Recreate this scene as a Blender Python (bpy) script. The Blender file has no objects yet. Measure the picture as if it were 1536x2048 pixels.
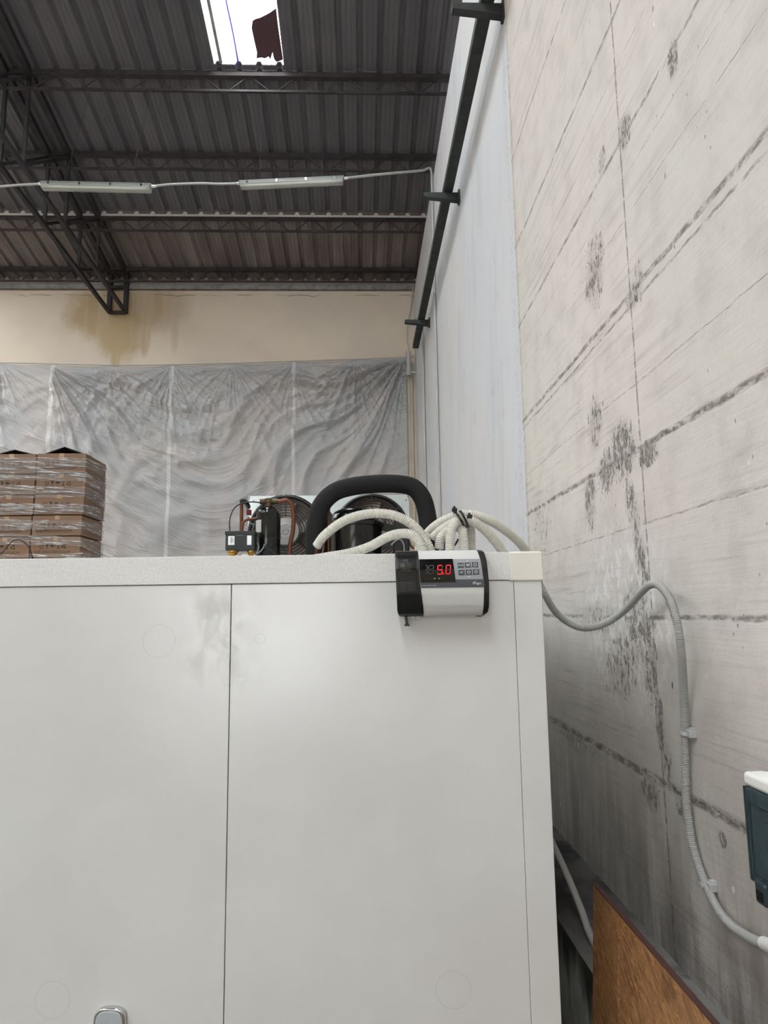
import bpy, bmesh, math, random
import numpy as np
from mathutils import Vector, Matrix
random.seed(7); rng = np.random.default_rng(7)
SC = bpy.context.scene; COL = SC.collection

# ------------------------------------------------------------------ camera
CAM = np.array([0.0, 0.0, 2.05])
_d = np.array([-46., 201., 0.]); _v = np.array([-129., -9540., 0.])
F = math.sqrt(-(_d @ _v)); _d[2] = F; _v[2] = F
_Y = _d/np.linalg.norm(_d); _Z = _v/np.linalg.norm(_v); _X = np.cross(_Y, _Z)
ROT = np.array([_X, _Y, _Z])                       # world <- (right, down, forward)
cd = bpy.data.cameras.new('camera'); cam = bpy.data.objects.new('camera', cd); COL.objects.link(cam)
R3 = Matrix([[ROT[i][0], -ROT[i][1], -ROT[i][2]] for i in range(3)])
cam.matrix_world = Matrix.Translation(CAM.tolist()) @ R3.to_4x4()
cd.sensor_fit = 'AUTO'; cd.sensor_width = 36.0; cd.lens = F/2048*36.0; cd.clip_start = 0.02; cd.clip_end = 200
SC.camera = cam

# ------------------------------------------------------------------ world, exposure
W = bpy.data.worlds.new('sky'); SC.world = W; W.use_nodes = True
bg = W.node_tree.nodes['Background']; bg.inputs[0].default_value = (0.93, 0.965, 1.0, 1); bg.inputs[1].default_value = 1.0
SC.view_settings.view_transform = 'Standard'; SC.view_settings.look = 'None'
SC.view_settings.exposure = 1.47; SC.view_settings.gamma = 1.0; SC.view_settings.use_curve_mapping = False
SC.cycles.max_bounces = 10; SC.cycles.diffuse_bounces = 6; SC.cycles.glossy_bounces = 4; SC.cycles.transparent_max_bounces = 12
SC.cycles.use_denoising = True; SC.cycles.sample_clamp_indirect = 6.0

XW = 0.97        # right wall plane
YB = 11.60       # back wall plane
YF = -9.0        # front wall, behind the camera
XL = -14.0       # left wall
RS = 0.20        # roof slope
YP = [7.84, 9.04, 10.20, 11.40]                     # purlin rows
def roof_z(y): return 8.77 - RS*(y-7.84) if y > 1.0 else 8.77 + RS*6.84 - RS*(1.0-y)

def portal(name, loc, rot, sx, sy, energy, col=(0.93, 0.965, 1.0)):
    l = bpy.data.lights.new(name, 'AREA'); l.shape = 'RECTANGLE'; l.size = sx; l.size_y = sy
    l.energy = energy; l.color = col
    o = bpy.data.objects.new(name, l); o.location = loc; o.rotation_euler = rot; COL.objects.link(o)
    return o
SKY = [(-1.76, -0.90, 1.6, 7.74), (-8.4, -7.2, 1.6, 11.0), (-11.6, -10.2, 1.6, 11.0),
       (-2.1, -0.7, -6.5, -0.6), (-6.6, -5.2, -6.5, -0.6), (-11.2, -9.8, -6.5, -0.6)]  # first roof light is in view; the unseen rest are added for light
ADDED_WINDOW = (-4.8, -1.2, 0.5, 3.7)                        # added window opening behind the camera, shaped for light and reflection (x0,x1,z0,z1)
for (x0, x1, y0, y1) in SKY:                        # area lamp over each roof light, seen and added
    ym = (y0+y1)/2; s = math.atan(RS)*(-1 if ym > 1 else 1)
    portal('skylight_lamp', ((x0+x1)/2, ym, roof_z(ym)+0.16), (s, 0, 0), x1-x0, (y1-y0), 118.0*(x1-x0)*(y1-y0)/8)
portal('added_window_lamp', ((ADDED_WINDOW[0]+ADDED_WINDOW[1])/2, YF-0.25, (ADDED_WINDOW[2]+ADDED_WINDOW[3])/2), (math.pi/2, 0, 0), ADDED_WINDOW[1]-ADDED_WINDOW[0], ADDED_WINDOW[3]-ADDED_WINDOW[2], 38.0, (1.0, 0.985, 0.96))  # lamp for the added window opening

# ------------------------------------------------------------------ pixel helpers (photo frame 1536 x 2048)
def ray(px, py): return ROT @ np.array([px-768., py-1024., F])
def aty(px, py, y): r = ray(px, py); return CAM + r*((y-CAM[1])/r[1])
def atx(px, py, x): r = ray(px, py); return CAM + r*((x-CAM[0])/r[0])
def atz(px, py, z): r = ray(px, py); return CAM + r*((z-CAM[2])/r[2])
def atroof(px, py, dz=0.0):
    r = ray(px, py); c = 8.77 + RS*7.84 + dz
    t = (c - CAM[2])/(r[2] + RS*r[1]); return CAM + r*t

# ------------------------------------------------------------------ node expressions
class NT:
    def __init__(s, name):
        s.m = bpy.data.materials.new(name); s.m.use_nodes = True
        s.t = s.m.node_tree; s.n = s.t.nodes; s.l = s.t.links
        s.b = s.n['Principled BSDF']
    def new(s, k): return s.n.new(k)
    def put(s, sock, v):
        if isinstance(v, E): s.l.new(v.s, sock)
        elif isinstance(v, (int, float)): sock.default_value = v
        else:
            v = tuple(v); sock.default_value = v+(1,) if len(v) == 3 and sock.type == 'RGBA' else v
    def math(s, op, a, b=0.0, c=None, clamp=False):
        n = s.new('ShaderNodeMath'); n.operation = op; n.use_clamp = clamp
        s.put(n.inputs[0], a); s.put(n.inputs[1], b)
        if c is not None: s.put(n.inputs[2], c)
        return E(s, n.outputs[0])
    def coords(s, kind='Object'):
        n = s.new('ShaderNodeTexCoord'); sp = s.new('ShaderNodeSeparateXYZ'); s.l.new(n.outputs[kind], sp.inputs[0])
        return [E(s, sp.outputs[i]) for i in range(3)]
    def vec(s, x, y, z):
        n = s.new('ShaderNodeCombineXYZ')
        for i, v in enumerate((x, y, z)): s.put(n.inputs[i], v)
        return E(s, n.outputs[0])
    def noise(s, v, scale, detail=3.0, rough=0.55, dist=0.0):
        n = s.new('ShaderNodeTexNoise'); s.put(n.inputs['Vector'], v)
        n.inputs['Scale'].default_value = scale; n.inputs['Detail'].default_value = detail
        n.inputs['Roughness'].default_value = rough; n.inputs['Distortion'].default_value = dist
        return E(s, n.outputs['Fac'])
    def voro(s, v, scale, out='Distance', feature='F1', rand=1.0):
        n = s.new('ShaderNodeTexVoronoi'); n.feature = feature; s.put(n.inputs['Vector'], v)
        n.inputs['Scale'].default_value = scale; n.inputs['Randomness'].default_value = rand
        return E(s, n.outputs[out])
    def smooth(s, v, a, b, lo=0.0, hi=1.0):
        n = s.new('ShaderNodeMapRange'); n.interpolation_type = 'SMOOTHSTEP'
        s.put(n.inputs['Value'], v); s.put(n.inputs['From Min'], a); s.put(n.inputs['From Max'], b)
        s.put(n.inputs['To Min'], lo); s.put(n.inputs['To Max'], hi); return E(s, n.outputs['Result'])
    def mix(s, f, a, b):
        n = s.new('ShaderNodeMix'); n.data_type = 'RGBA'; n.clamp_factor = True
        s.put(n.inputs[0], f); s.put(n.inputs[6], a); s.put(n.inputs[7], b); return E(s, n.outputs[2])
    def sep(s, c, i):
        n = s.new('ShaderNodeSeparateColor'); s.put(n.inputs[0], c); return E(s, n.outputs[i])
    def bump(s, h, strength=0.3, dist=0.01):
        n = s.new('ShaderNodeBump'); n.inputs['Strength'].default_value = strength; n.inputs['Distance'].default_value = dist
        s.put(n.inputs['Height'], h); s.l.new(n.outputs[0], s.b.inputs['Normal'])
    def out(s, color=None, rough=0.5, metal=0.0, spec=0.5):
        if color is not None: s.put(s.b.inputs['Base Color'], color)
        s.put(s.b.inputs['Roughness'], rough); s.put(s.b.inputs['Metallic'], metal); s.put(s.b.inputs['Specular IOR Level'], spec)
        return s.m
class E:
    def __init__(s, t, sock): s.t = t; s.s = sock
    def __add__(s, o): return s.t.math('ADD', s, o)
    __radd__ = __add__
    def __sub__(s, o): return s.t.math('SUBTRACT', s, o)
    def __rsub__(s, o): return s.t.math('SUBTRACT', o, s)
    def __mul__(s, o): return s.t.math('MULTIPLY', s, o)
    __rmul__ = __mul__
    def __truediv__(s, o): return s.t.math('DIVIDE', s, o)
    def abs(s): return s.t.math('ABSOLUTE', s)
    def max(s, o): return s.t.math('MAXIMUM', s, o)
    def min(s, o): return s.t.math('MINIMUM', s, o)
    def pow(s, o): return s.t.math('POWER', s, o)
    def sqrt(s): return s.t.math('SQRT', s)
    def sin(s): return s.t.math('SINE', s)
    def sat(s): return s.t.math('ADD', s, 0.0, clamp=True)

def srgb(r, g, b):
    f = lambda c: (c/255/12.92) if c/255 <= 0.04045 else ((c/255+0.055)/1.055)**2.4
    return (f(r), f(g), f(b))
def plain(name, col, rough=0.5, metal=0.0, spec=0.5, var=0.12, scale=30.0, bump=0.0, coat=0.0):
    t = NT(name); n = t.noise(t.vec(*t.coords()), scale, 4)
    c = t.mix(n, tuple(max(0, c*(1-var)) for c in col), tuple(min(1, c*(1+var)) for c in col))
    if bump: t.bump(n, bump, 0.002)
    m = t.out(c, (n*0.12 + (rough-0.06)) if rough > 0.08 else rough, metal, spec)
    if coat: t.b.inputs['Coat Weight'].default_value = coat; t.b.inputs['Coat Roughness'].default_value = 0.08
    return m
def glow(name, col, strength):
    t = NT(name); t.b.inputs['Emission Color'].default_value = tuple(col)+(1,); t.b.inputs['Emission Strength'].default_value = strength
    return t.out(tuple(c*0.3 for c in col), 0.4)

# ------------------------------------------------------------------ mesh builder
class MB:
    def __init__(s): s.v = []; s.f = []; s.mi = []; s.cur = 0
    def add(s, vs, fs):
        o = len(s.v); s.v += [tuple(map(float, p)) for p in vs]
        for f in fs: s.f.append([o+i for i in f]); s.mi.append(s.cur)
    def box(s, a, b):
        (x0, y0, z0), (x1, y1, z1) = a, b
        s.add([(x0,y0,z0),(x1,y0,z0),(x1,y1,z0),(x0,y1,z0),(x0,y0,z1),(x1,y0,z1),(x1,y1,z1),(x0,y1,z1)],
              [(0,3,2,1),(4,5,6,7),(0,1,5,4),(1,2,6,5),(2,3,7,6),(3,0,4,7)])
    def prism(s, poly, d0, d1, axis='y'):
        """poly: 2D outline; extruded along axis. y: (x,z)  x: (y,z)  z: (x,y)"""
        n = len(poly)
        mk = {'y': lambda p, d: (p[0], d, p[1]), 'x': lambda p, d: (d, p[0], p[1]), 'z': lambda p, d: (p[0], p[1], d)}[axis]
        s.add([mk(p, d0) for p in poly]+[mk(p, d1) for p in poly],
              [tuple(range(n))[::-1], tuple(range(n, 2*n))]+[(i, (i+1) % n, n+(i+1) % n, n+i) for i in range(n)])
    def bar(s, p, q, w, h=None, up=(0, 0, 1)):
        p = Vector(p); q = Vector(q); h = h or w; d = (q-p).normalized(); u = Vector(up)
        if abs(d.dot(u)) > 0.98: u = Vector((0, 1, 0))
        a = d.cross(u).normalized(); b = a.cross(d).normalized()
        o = [(-.5,-.5),(.5,-.5),(.5,.5),(-.5,.5)]
        s.add([tuple(p+a*(x*w)+b*(y*h)) for x, y in o]+[tuple(q+a*(x*w)+b*(y*h)) for x, y in o],
              [(0,1,2,3),(7,6,5,4),(0,4,5,1),(1,5,6,2),(2,6,7,3),(3,7,4,0)])
    def tube(s, pts, r, n=12, caps=True):
        pts = [Vector(p) for p in pts]; m = len(pts); rs = r if hasattr(r, '__len__') else [r]*m
        t0 = (pts[1]-pts[0]).normalized(); a = t0.orthogonal().normalized(); vs = []
        for i, p in enumerate(pts):
            t = (pts[min(i+1, m-1)]-pts[max(i-1, 0)]).normalized()
            a = (a-t*a.dot(t)).normalized(); b = t.cross(a)
            for k in range(n):
                g = 2*math.pi*k/n; vs.append(tuple(p+(a*math.cos(g)+b*math.sin(g))*rs[i]))
        fs = [(i*n+k, i*n+(k+1) % n, (i+1)*n+(k+1) % n, (i+1)*n+k) for i in range(m-1) for k in range(n)]
        if caps: fs += [tuple(range(n))[::-1], tuple((m-1)*n+k for k in range(n))]
        s.add(vs, fs)
    def lathe(s, prof, c=(0, 0, 0), axis='z', n=32):
        vs = []
        for (r, h) in prof:
            for k in range(n):
                g = 2*math.pi*k/n; x, y = r*math.cos(g), r*math.sin(g)
                p = {'z': (x, y, h), 'y': (x, h, y), 'x': (h, x, y)}[axis]
                vs.append((p[0]+c[0], p[1]+c[1], p[2]+c[2]))
        m = len(prof)
        fs = [(i*n+k, i*n+(k+1) % n, (i+1)*n+(k+1) % n, (i+1)*n+k) for i in range(m-1) for k in range(n)]
        fs += [tuple(range(n))[::-1], tuple((m-1)*n+k for k in range(n))]
        s.add(vs, fs)
    def torus(s, c, R, r, axis='y', n=40, k=8):
        p = []
        for i in range(n):
            g = 2*math.pi*i/n; u, v = R*math.cos(g), R*math.sin(g)
            p.append({'y': (c[0]+u, c[1], c[2]+v), 'z': (c[0]+u, c[1]+v, c[2]), 'x': (c[0], c[1]+u, c[2]+v)}[axis])
        vs = []
        for i in range(n):
            q = Vector(p[i]); o = (q-Vector(c)).normalized(); ax = Vector({'y': (0,1,0), 'z': (0,0,1), 'x': (1,0,0)}[axis])
            for j in range(k):
                g = 2*math.pi*j/k; vs.append(tuple(q+(o*math.cos(g)+ax*math.sin(g))*r))
        s.add(vs, [(i*k+j, ((i+1) % n)*k+j, ((i+1) % n)*k+(j+1) % k, i*k+(j+1) % k) for i in range(n) for j in range(k)])
    def build(s, name, mats, parent=None, bevel=0.0, smooth=None, seg=2):
        me = bpy.data.meshes.new(name); me.from_pydata(s.v, [], s.f)
        mats = mats if isinstance(mats, (list, tuple)) else [mats]
        for m in mats: me.materials.append(m)
        if len(mats) > 1: me.polygons.foreach_set('material_index', s.mi)
        bm = bmesh.new(); bm.from_mesh(me); bmesh.ops.recalc_face_normals(bm, faces=bm.faces); bm.to_mesh(me); bm.free()
        if smooth is not None:
            me.polygons.foreach_set('use_smooth', [True]*len(me.polygons)); me.set_sharp_from_angle(angle=math.radians(smooth))
        o = bpy.data.objects.new(name, me); COL.objects.link(o)
        if parent is not None: o.parent = parent
        if bevel:
            b = o.modifiers.new('bevel', 'BEVEL'); b.width = bevel; b.segments = seg; b.limit_method = 'ANGLE'; b.angle_limit = math.radians(35)
            if smooth is None:
                me.polygons.foreach_set('use_smooth', [True]*len(me.polygons)); b.harden_normals = True
        return o

def grid_obj(name, V, nu, nv, mat, parent=None):
    """V: (nv*nu,3) array, row-major"""
    i = np.arange(nv-1)[:, None]*nu + np.arange(nu-1)[None, :]
    q = np.stack([i, i+1, i+nu+1, i+nu], -1).reshape(-1, 4)
    me = bpy.data.meshes.new(name); me.vertices.add(len(V)); me.vertices.foreach_set('co', V.astype(np.float32).ravel())
    me.loops.add(q.size); me.loops.foreach_set('vertex_index', q.ravel().astype(np.int32))
    me.polygons.add(len(q)); me.polygons.foreach_set('loop_start', np.arange(0, q.size, 4, dtype=np.int32))
    me.update(calc_edges=True); me.polygons.foreach_set('use_smooth', np.ones(len(q), bool)); me.materials.append(mat); me.validate()
    o = bpy.data.objects.new(name, me); COL.objects.link(o)
    if parent is not None: o.parent = parent
    return o
def tag(o, label, cat, group=None):
    o['label'] = label; o['category'] = cat
    if group: o['group'] = group
    return o
def thing(name, label, cat, loc=(0, 0, 0), rz=0.0, group=None):
    o = bpy.data.objects.new(name, None); o.empty_display_size = 0.1; COL.objects.link(o); o.location = loc; o.rotation_euler = (0, 0, rz)
    return tag(o, label, cat, group)
def struct(o): o['kind'] = 'structure'; return o
def dup(root, loc=None, label=None):
    r = root.copy(); COL.objects.link(r)
    if loc is not None: r.location = loc
    if label: r['label'] = label
    for ch in list(root.children):
        c = ch.copy(); COL.objects.link(c); c.parent = r
        for g in list(ch.children):
            d = g.copy(); COL.objects.link(d); d.parent = c
    return r
def spline(pts, step):
    """Catmull-Rom through pts, resampled to an even step"""
    P = np.array(pts, float); P = np.vstack([2*P[0]-P[1], P, 2*P[-1]-P[-2]]); o = []
    for i in range(1, len(P)-2):
        t = np.linspace(0, 1, 40, endpoint=False)[:, None]; a, b, c, d = P[i-1], P[i], P[i+1], P[i+2]
        o.append(0.5*((2*b)+(c-a)*t+(2*a-5*b+4*c-d)*t**2+(3*b-a-3*c+d)*t**3))
    o = np.vstack(o+[P[-2][None]]); L = np.r_[0, np.cumsum(np.linalg.norm(np.diff(o, axis=0), axis=1))]
    n = max(3, int(L[-1]/step)+1); q = np.linspace(0, L[-1], n)
    return np.stack([np.interp(q, L, o[:, k]) for k in range(3)], 1)
def hose(name, pts, r, mat, pitch=0.006, parent=None, ridge=0.15):
    p = spline(pts, pitch/4); ph = np.arange(len(p)) % 4
    rs = np.where(ph == 0, r*(1-ridge), np.where(ph == 2, r, r*(1-ridge*0.35)))
    mb = MB(); mb.tube(p, list(rs), 18); return mb.build(name, mat, parent, smooth=60)
def wire(name, pts, r, mat, parent=None, step=0.012, n=8):
    mb = MB(); mb.tube(spline(pts, step), r, n); return mb.build(name, mat, parent, smooth=60)
def text2d(s, size):
    c = bpy.data.curves.new('tmp_text', 'FONT'); c.body = s; c.size = size; c.align_x = 'CENTER'; c.align_y = 'CENTER'
    o = bpy.data.objects.new('tmp_text', c); COL.objects.link(o)
    dg = bpy.context.evaluated_depsgraph_get(); me = bpy.data.meshes.new_from_object(o.evaluated_get(dg))
    v = [tuple(x.co) for x in me.vertices]; f = [tuple(p.vertices) for p in me.polygons]
    bpy.data.objects.remove(o); bpy.data.curves.remove(c); bpy.data.meshes.remove(me); return v, f

# ------------------------------------------------------------------ materials: setting
def mat_concrete():
    t = NT('board_formed_concrete'); x, y, z = t.coords(); P = t.vec(x, y, z)
    big = t.noise(P, 0.9, 4); mid = t.noise(P, 6, 5, 0.6); fine = t.noise(P, 60, 4, 0.65)
    grain = t.noise(t.vec(0, y*1.6, z*42), 1.0, 5, 0.65)
    grain2 = t.noise(t.vec(3, y*0.7, z*14), 1.0, 3, 0.6)
    col = t.mix(t.smooth(big, .35, .65), srgb(208, 204, 196), srgb(212, 205, 198))
    col = t.mix(t.smooth(mid, .42, .7)*0.35, col, srgb(178, 172, 164))
    band = t.smooth(t.noise(t.vec(7, y*0.5, z*1.7), 1.0, 2), .48, .62)
    col = t.mix(t.smooth(grain, .5, .72)*(band*0.5+0.12), col, srgb(150, 143, 135))
    col = t.mix(t.smooth(grain2, .55, .75)*0.25, col, srgb(170, 160, 150))
    wob = (t.noise(t.vec(1, y*5, z*1.5), 1.0, 4, .7)-0.5)*0.03
    wob2 = t.noise(t.vec(2, y*14, z*30), 1.0, 6, .72)
    dark = None
    for zz, w, s in [(5.50, .008, .55), (4.84, .012, .7), (4.26, .013, .8), (3.75, .012, .8), (3.16, .015, .9), (3.115, .008, .7), (2.60, .015, 1.0),
                     (2.335, .005, .45), (2.02, .011, .8), (1.49, .020, 1.0), (4.05, .003, .5), (3.45, .003, .5), (2.83, .003, .5), (3.6, .003, .4)]:
        ww = w*0.72
        b = t.smooth((z-zz+wob).abs(), ww*0.3, ww*1.5, 1, 0)*t.smooth(wob2, .38, .60)*s
        dark = b if dark is None else dark.max(b)
    for yy, w, s in [(2.30, .006, .75), (3.93, .02, .35)]:
        dark = dark.max(t.smooth((y-yy+wob*0.3).abs(), w*.2, w*1.6, 1, 0)*t.smooth(wob2, .38, .56)*s)
    # pitted, mouldy patches: centre (pixel), radius y / z in metres, strength
    pit = t.noise(t.vec(5, y*34, z*17), 1.0, 7, .74); blot = None
    BL = [(1190, 540, .16, .22, .62), (1200, 500, .06, .10, .7), (1180, 575, .1, .08, .7), (1245, 900, .17, .17, .8), (1215, 940, .14, .12, .75),
          (1190, 850, .13, .16, .6), (1180, 980, .10, .09, .8), (1260, 1000, .07, .12, .75), (1275, 1080, .05, .22, .7), (1285, 1120, .05, .12, .8),
          (1295, 910, .10, .06, .95), (1290, 1160, .06, .12, .6), (1270, 1230, .18, .16, .66), (1200, 1240, .4, .10, .5), (1240, 1340, .25, .16, .62),
          (1300, 1310, .1, .24, .66), (1255, 1290, .3, .1, .6), (1265, 595, .08, .07, .8), (1278, 560, .05, .12, .6), (1345, 120, .05, .09, .8),
          (1250, 265, .08, .09, .75), (1205, 320, .06, .07, .6), (1320, 1450, .05, .14, .75), (1335, 1530, .06, .10, .6), (1160, 1490, .4, .06, .5),
          (1300, 1590, .12, .08, .75), (1370, 1620, .08, .06, .8), (1310, 1360, .03, .05, .95), (1085, 1060, .3, .3, .38), (1180, 1010, .10, .16, .6), (1445, 1680, .03, .03, 1.0)]
    for px, py, ry, rz, s in BL:
        c = atx(px, py, XW); dy = (y-float(c[1]))/ry; dz = (z-float(c[2]))/rz
        e = t.smooth((dy*dy+dz*dz), 0.0, 1.0, s, 0)
        blot = e if blot is None else blot.max(e)
    spot = t.smooth(pit+blot*0.25-0.655, 0.0, 0.035)*t.smooth(blot, .02, .2)
    hi = t.noise(t.vec(15, y*85, z*46), 1.0, 5, .7)
    dark = dark.max(spot*(t.smooth(hi, .36, .56)*.6+.36))
    halo = t.smooth(t.noise(t.vec(11, y*2.4, z*1.7), 1.0, 3), .5, .72)*.10
    dark = dark.max(t.smooth(hi+blot*.16+halo-0.66, 0.0, .05)*t.smooth(blot+halo, .04, .15)*.75)
    dark = dark.max(t.smooth(blot, .05, .8)*0.2)
    vo = t.voro(t.vec(9, y*9, z*5), 1.0); pm = t.noise(t.vec(4, y*2.2, z*2.2), 1.0, 2)
    dark = dark.max(t.smooth(vo, .035, .075, 1, 0)*t.smooth(pm, .42, .6)*0.8)
    vo2 = t.voro(t.vec(19, y*26, z*17), 1.0)
    dark = dark.max(t.smooth(vo2, .06, .12, 1, 0)*t.smooth(t.noise(t.vec(14, y*1.6, z*1.6), 1.0, 3), .50, .62)*0.6)
    col = t.mix(dark*(fine*0.5+0.6), col, srgb(92, 86, 80))
    # grime and damp in vertical runs, deepened to carry the dimmer light low down
    lime = t.smooth(((y-2.55)/.55)*((y-2.55)/.55)+((z-2.0)/.45)*((z-2.0)/.45), .1, 1.0, 1, 0)*t.smooth(t.noise(t.vec(8, y*20, z*14), 1.0, 6, .7), .48, .6)
    col = t.mix(lime*(1-dark)*.6, col, srgb(232, 233, 232))
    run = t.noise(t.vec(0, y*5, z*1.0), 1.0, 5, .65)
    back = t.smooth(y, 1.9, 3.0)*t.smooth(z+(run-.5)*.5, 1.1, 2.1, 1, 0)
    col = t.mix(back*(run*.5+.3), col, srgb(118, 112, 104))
    damp_shade = t.smooth(z+(run-0.5)*0.9, 0.9, 2.0, 1, 0)
    col = t.mix(damp_shade*(t.smooth(run, .36, .64)*0.72+.2), col, srgb(112, 107, 103))
    chip = t.smooth(t.voro(t.vec(29, y*5, z*4), 1.0), .02, .05, 1, 0)
    col = t.mix(chip*0.6, col, srgb(232, 230, 226))
    t.bump(grain*0.5+fine*0.35+mid*0.5-dark*1.1, .55, .006)
    return t.out(col, .85, 0, .25)
def mat_whitewall():
    t = NT('whitewashed_render'); x, y, z = t.coords(); P = t.vec(x, y, z)
    run = t.noise(t.vec(0, y*1.8+z*.25, z*.5), 1.0, 6, .66); big = t.noise(P, .7, 3); fine = t.noise(P, 40, 4)
    c = t.mix(t.smooth(big, .35, .65), srgb(206, 208, 211), srgb(213, 211, 209))
    c = t.mix(t.smooth(run, .45, .75)*.42, c, srgb(166, 169, 174))
    c = t.mix(t.smooth(t.noise(t.vec(6, y*2.5, z*1.8), 1.0, 5, .7), .58, .75)*.4, c, srgb(150, 152, 158))
    sp = t.smooth(t.voro(t.vec(9, y*6, z*4), 1.0), .03, .07, 1, 0)*t.smooth(t.noise(P, 1.3, 2), .45, .6)
    c = t.mix(sp*.7, c, srgb(95, 92, 90))
    c = t.mix(t.smooth((y-4.1).abs(), .0, .12, 1, 0)*t.smooth(fine, .45, .7)*.3, c, srgb(140, 138, 136))
    t.bump(run+fine*.4, .25, .006); return t.out(c, .8, 0, .3)
def mat_backwall():
    t = NT('stained_beige_render'); x, y, z = t.coords(); P = t.vec(x, y, z)
    big = t.noise(P, .8, 4); fine = t.noise(P, 22, 4)
    c = t.mix(t.smooth(big, .35, .65), srgb(226, 212, 193), srgb(217, 204, 188))
    run = t.noise(t.vec(x*7, 0, z*.3), 1.0, 4, .6); edge = t.noise(t.vec(x*2.2, 1, z*2.2), 1.0, 5, .65)
    st = None
    for px, py, rx, rz, s in [(205, 625, .75, .62, .8), (240, 650, .5, .75, .9), (280, 615, .7, .5, .7), (325, 610, .55, .6, .45), (232, 700, .12, .5, .8), (290, 665, .12, .5, .6), (350, 640, .1, .7, .35)]:
        p = aty(px, py, YB); dx = (x-float(p[0]))/rx; dz = (z-float(p[2]))/rz
        e = t.smooth((dx*dx+dz*dz)+(edge-.5)*1.3+(run-.5)*1.0, .15, 1.1, s, 0); st = e if st is None else st.max(e)
    c = t.mix((st*(t.smooth(run, .3, .65)*.75+.75)).min(.95), c, srgb(188, 166, 130))
    ring = t.smooth((st-.2).abs(), 0, .14, 1, 0)*.3
    wob = (t.noise(t.vec(x*3, 0, 0), 1.0, 4)-.5)*.16
    cr = t.smooth((z-7.62+wob).abs(), .003, .012, 1, 0)*t.smooth(t.noise(t.vec(x*1.4, 3, 0), 1.0, 2), .45, .55)
    c = t.mix(cr*.6, c, srgb(110, 98, 84))
    t.bump(fine*.4+big+t.smooth(t.noise(t.vec(x*1.2, 5, z*4), 1.0, 4), .5, .7)*.5-cr, .25, .01); return t.out(c, .85, 0, .25)
def mat_floor():
    t = NT('grey_floor_concrete'); x, y, z = t.coords(); P = t.vec(x, y, z); n = t.noise(P, 1.2, 6, .6); f = t.noise(P, 30, 3)
    c = t.mix(t.smooth(n, .35, .65), srgb(82, 80, 78), srgb(98, 95, 92)); t.bump(f, .15, .004); return t.out(c, .6, 0, .4)
def mat_roof(name, a, b):
    t = NT(name); x, y, z = t.coords(); n = t.noise(t.vec(x*3, y*.5, 0), 1.0, 5, .6); d = t.noise(t.vec(x*1.3, y*1.3, 4), 1.0, 5, .65)
    c = t.mix(t.smooth(n, .35, .68), a, b); c = t.mix(t.smooth(d, .5, .75)*.25, c, tuple(v*.55 for v in a)); return t.out(c, .6, 0.0, .35)
def mat_tarp():
    t = NT('woven_tarpaulin'); x, y, z = t.coords()
    n = t.noise(t.vec(x*.8, 0, z*.8), 1.0, 4); xc = float(aty(430, 900, YB-.06)[0]); sd = ((x-xc).abs()*(x-xc).abs()+.15).sqrt()
    w = t.noise(t.vec(sd*2.0, 0, (z-sd*.75)*26), 1.0, 5, .62, .4); w2 = t.noise(t.vec(sd*1.2, 2, (z-sd*.35)*15), 1.0, 4, .6, .5)
    c = t.mix(t.smooth(n, .4, .62), srgb(184, 185, 185), srgb(194, 189, 186))
    sm = None
    for px in (340, 587):
        p = aty(px, 900, YB-.06); e = t.smooth((x-float(p[0])).abs(), .025, .034, 1, 0); sm = e if sm is None else sm.max(e)
    p = aty(99, 850, YB-.06); sm = sm.max(t.smooth((x-float(p[0])).abs(), .03, .04, 1, 0))
    c = t.mix(sm*.8, c, srgb(226, 224, 220)); t.bump(t.smooth(w, .45, .7)*.6+t.smooth(w2, .5, .7)*.8, .5, .03); return t.out(c, .55, 0, .35)
def mat_panel():
    t = NT('white_lacquered_panel'); x, y, z = t.coords(); P = t.vec(x, y, z)
    f = t.noise(P, 260, 2); m = t.noise(P, 9, 5, .65); b = t.noise(P, 2.2, 3)
    c = t.mix(t.smooth(b, .35, .65), srgb(212, 213, 210), srgb(207, 207, 204))
    rub = t.smooth(t.noise(t.vec(x*16, 2, z*9), 1.0, 6, .7), .42, .60)*t.smooth((x+.40).abs(), .0, .17, 1, 0)*t.smooth((z-2.0).abs(), .05, .24, 1, 0)
    c = t.mix(rub*.36, c, srgb(176, 177, 173))
    for (cx, cz, r) in RINGS:
        d = ((x-cx)*(x-cx)+(z-cz)*(z-cz)).sqrt(); c = t.mix(t.smooth((d-r).abs(), .0004, .0018, .22, 0), c, srgb(150, 150, 148))
    drop = t.smooth(t.voro(t.vec(x*130, 0, z*55), 1.0), .18, .30, 1, 0)*t.smooth(t.noise(t.vec(x*16, 3, z*9), 1.0, 2), .55, .66)
    wet = (t.smooth((x-.42).abs(), .0, .1, 1, 0)*t.smooth((z-2.04).abs(), .0, .12, 1, 0)).max(t.smooth((x+1.0).abs(), .0, .04, 1, 0)*t.smooth((z-2.03).abs(), .04, .10, 1, 0))
    t.bump(f*.03+drop*wet*1.0, .35, .003)
    return t.out(c, (rub*.15+.22), 0, .7)
def mat_trim():
    t = NT('white_trim_film'); x, y, z = t.coords(); f = t.noise(t.vec(x*190, y*40, z*260), 1.0, 3, .7); s = t.noise(t.vec(x*7, 0, z*260), 1.0, 3)
    m = t.noise(t.vec(x*9, 1, z*16), 1.0, 4)
    c = t.mix(t.smooth(f, .4, .7), srgb(222, 221, 217), srgb(206, 205, 201)); c = t.mix(t.smooth(s, .6, .7)*.3, c, srgb(184, 183, 180))
    t.bump(f*.7+m*.2, .5, .002); return t.out(c, .36, 0, .5)
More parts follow.
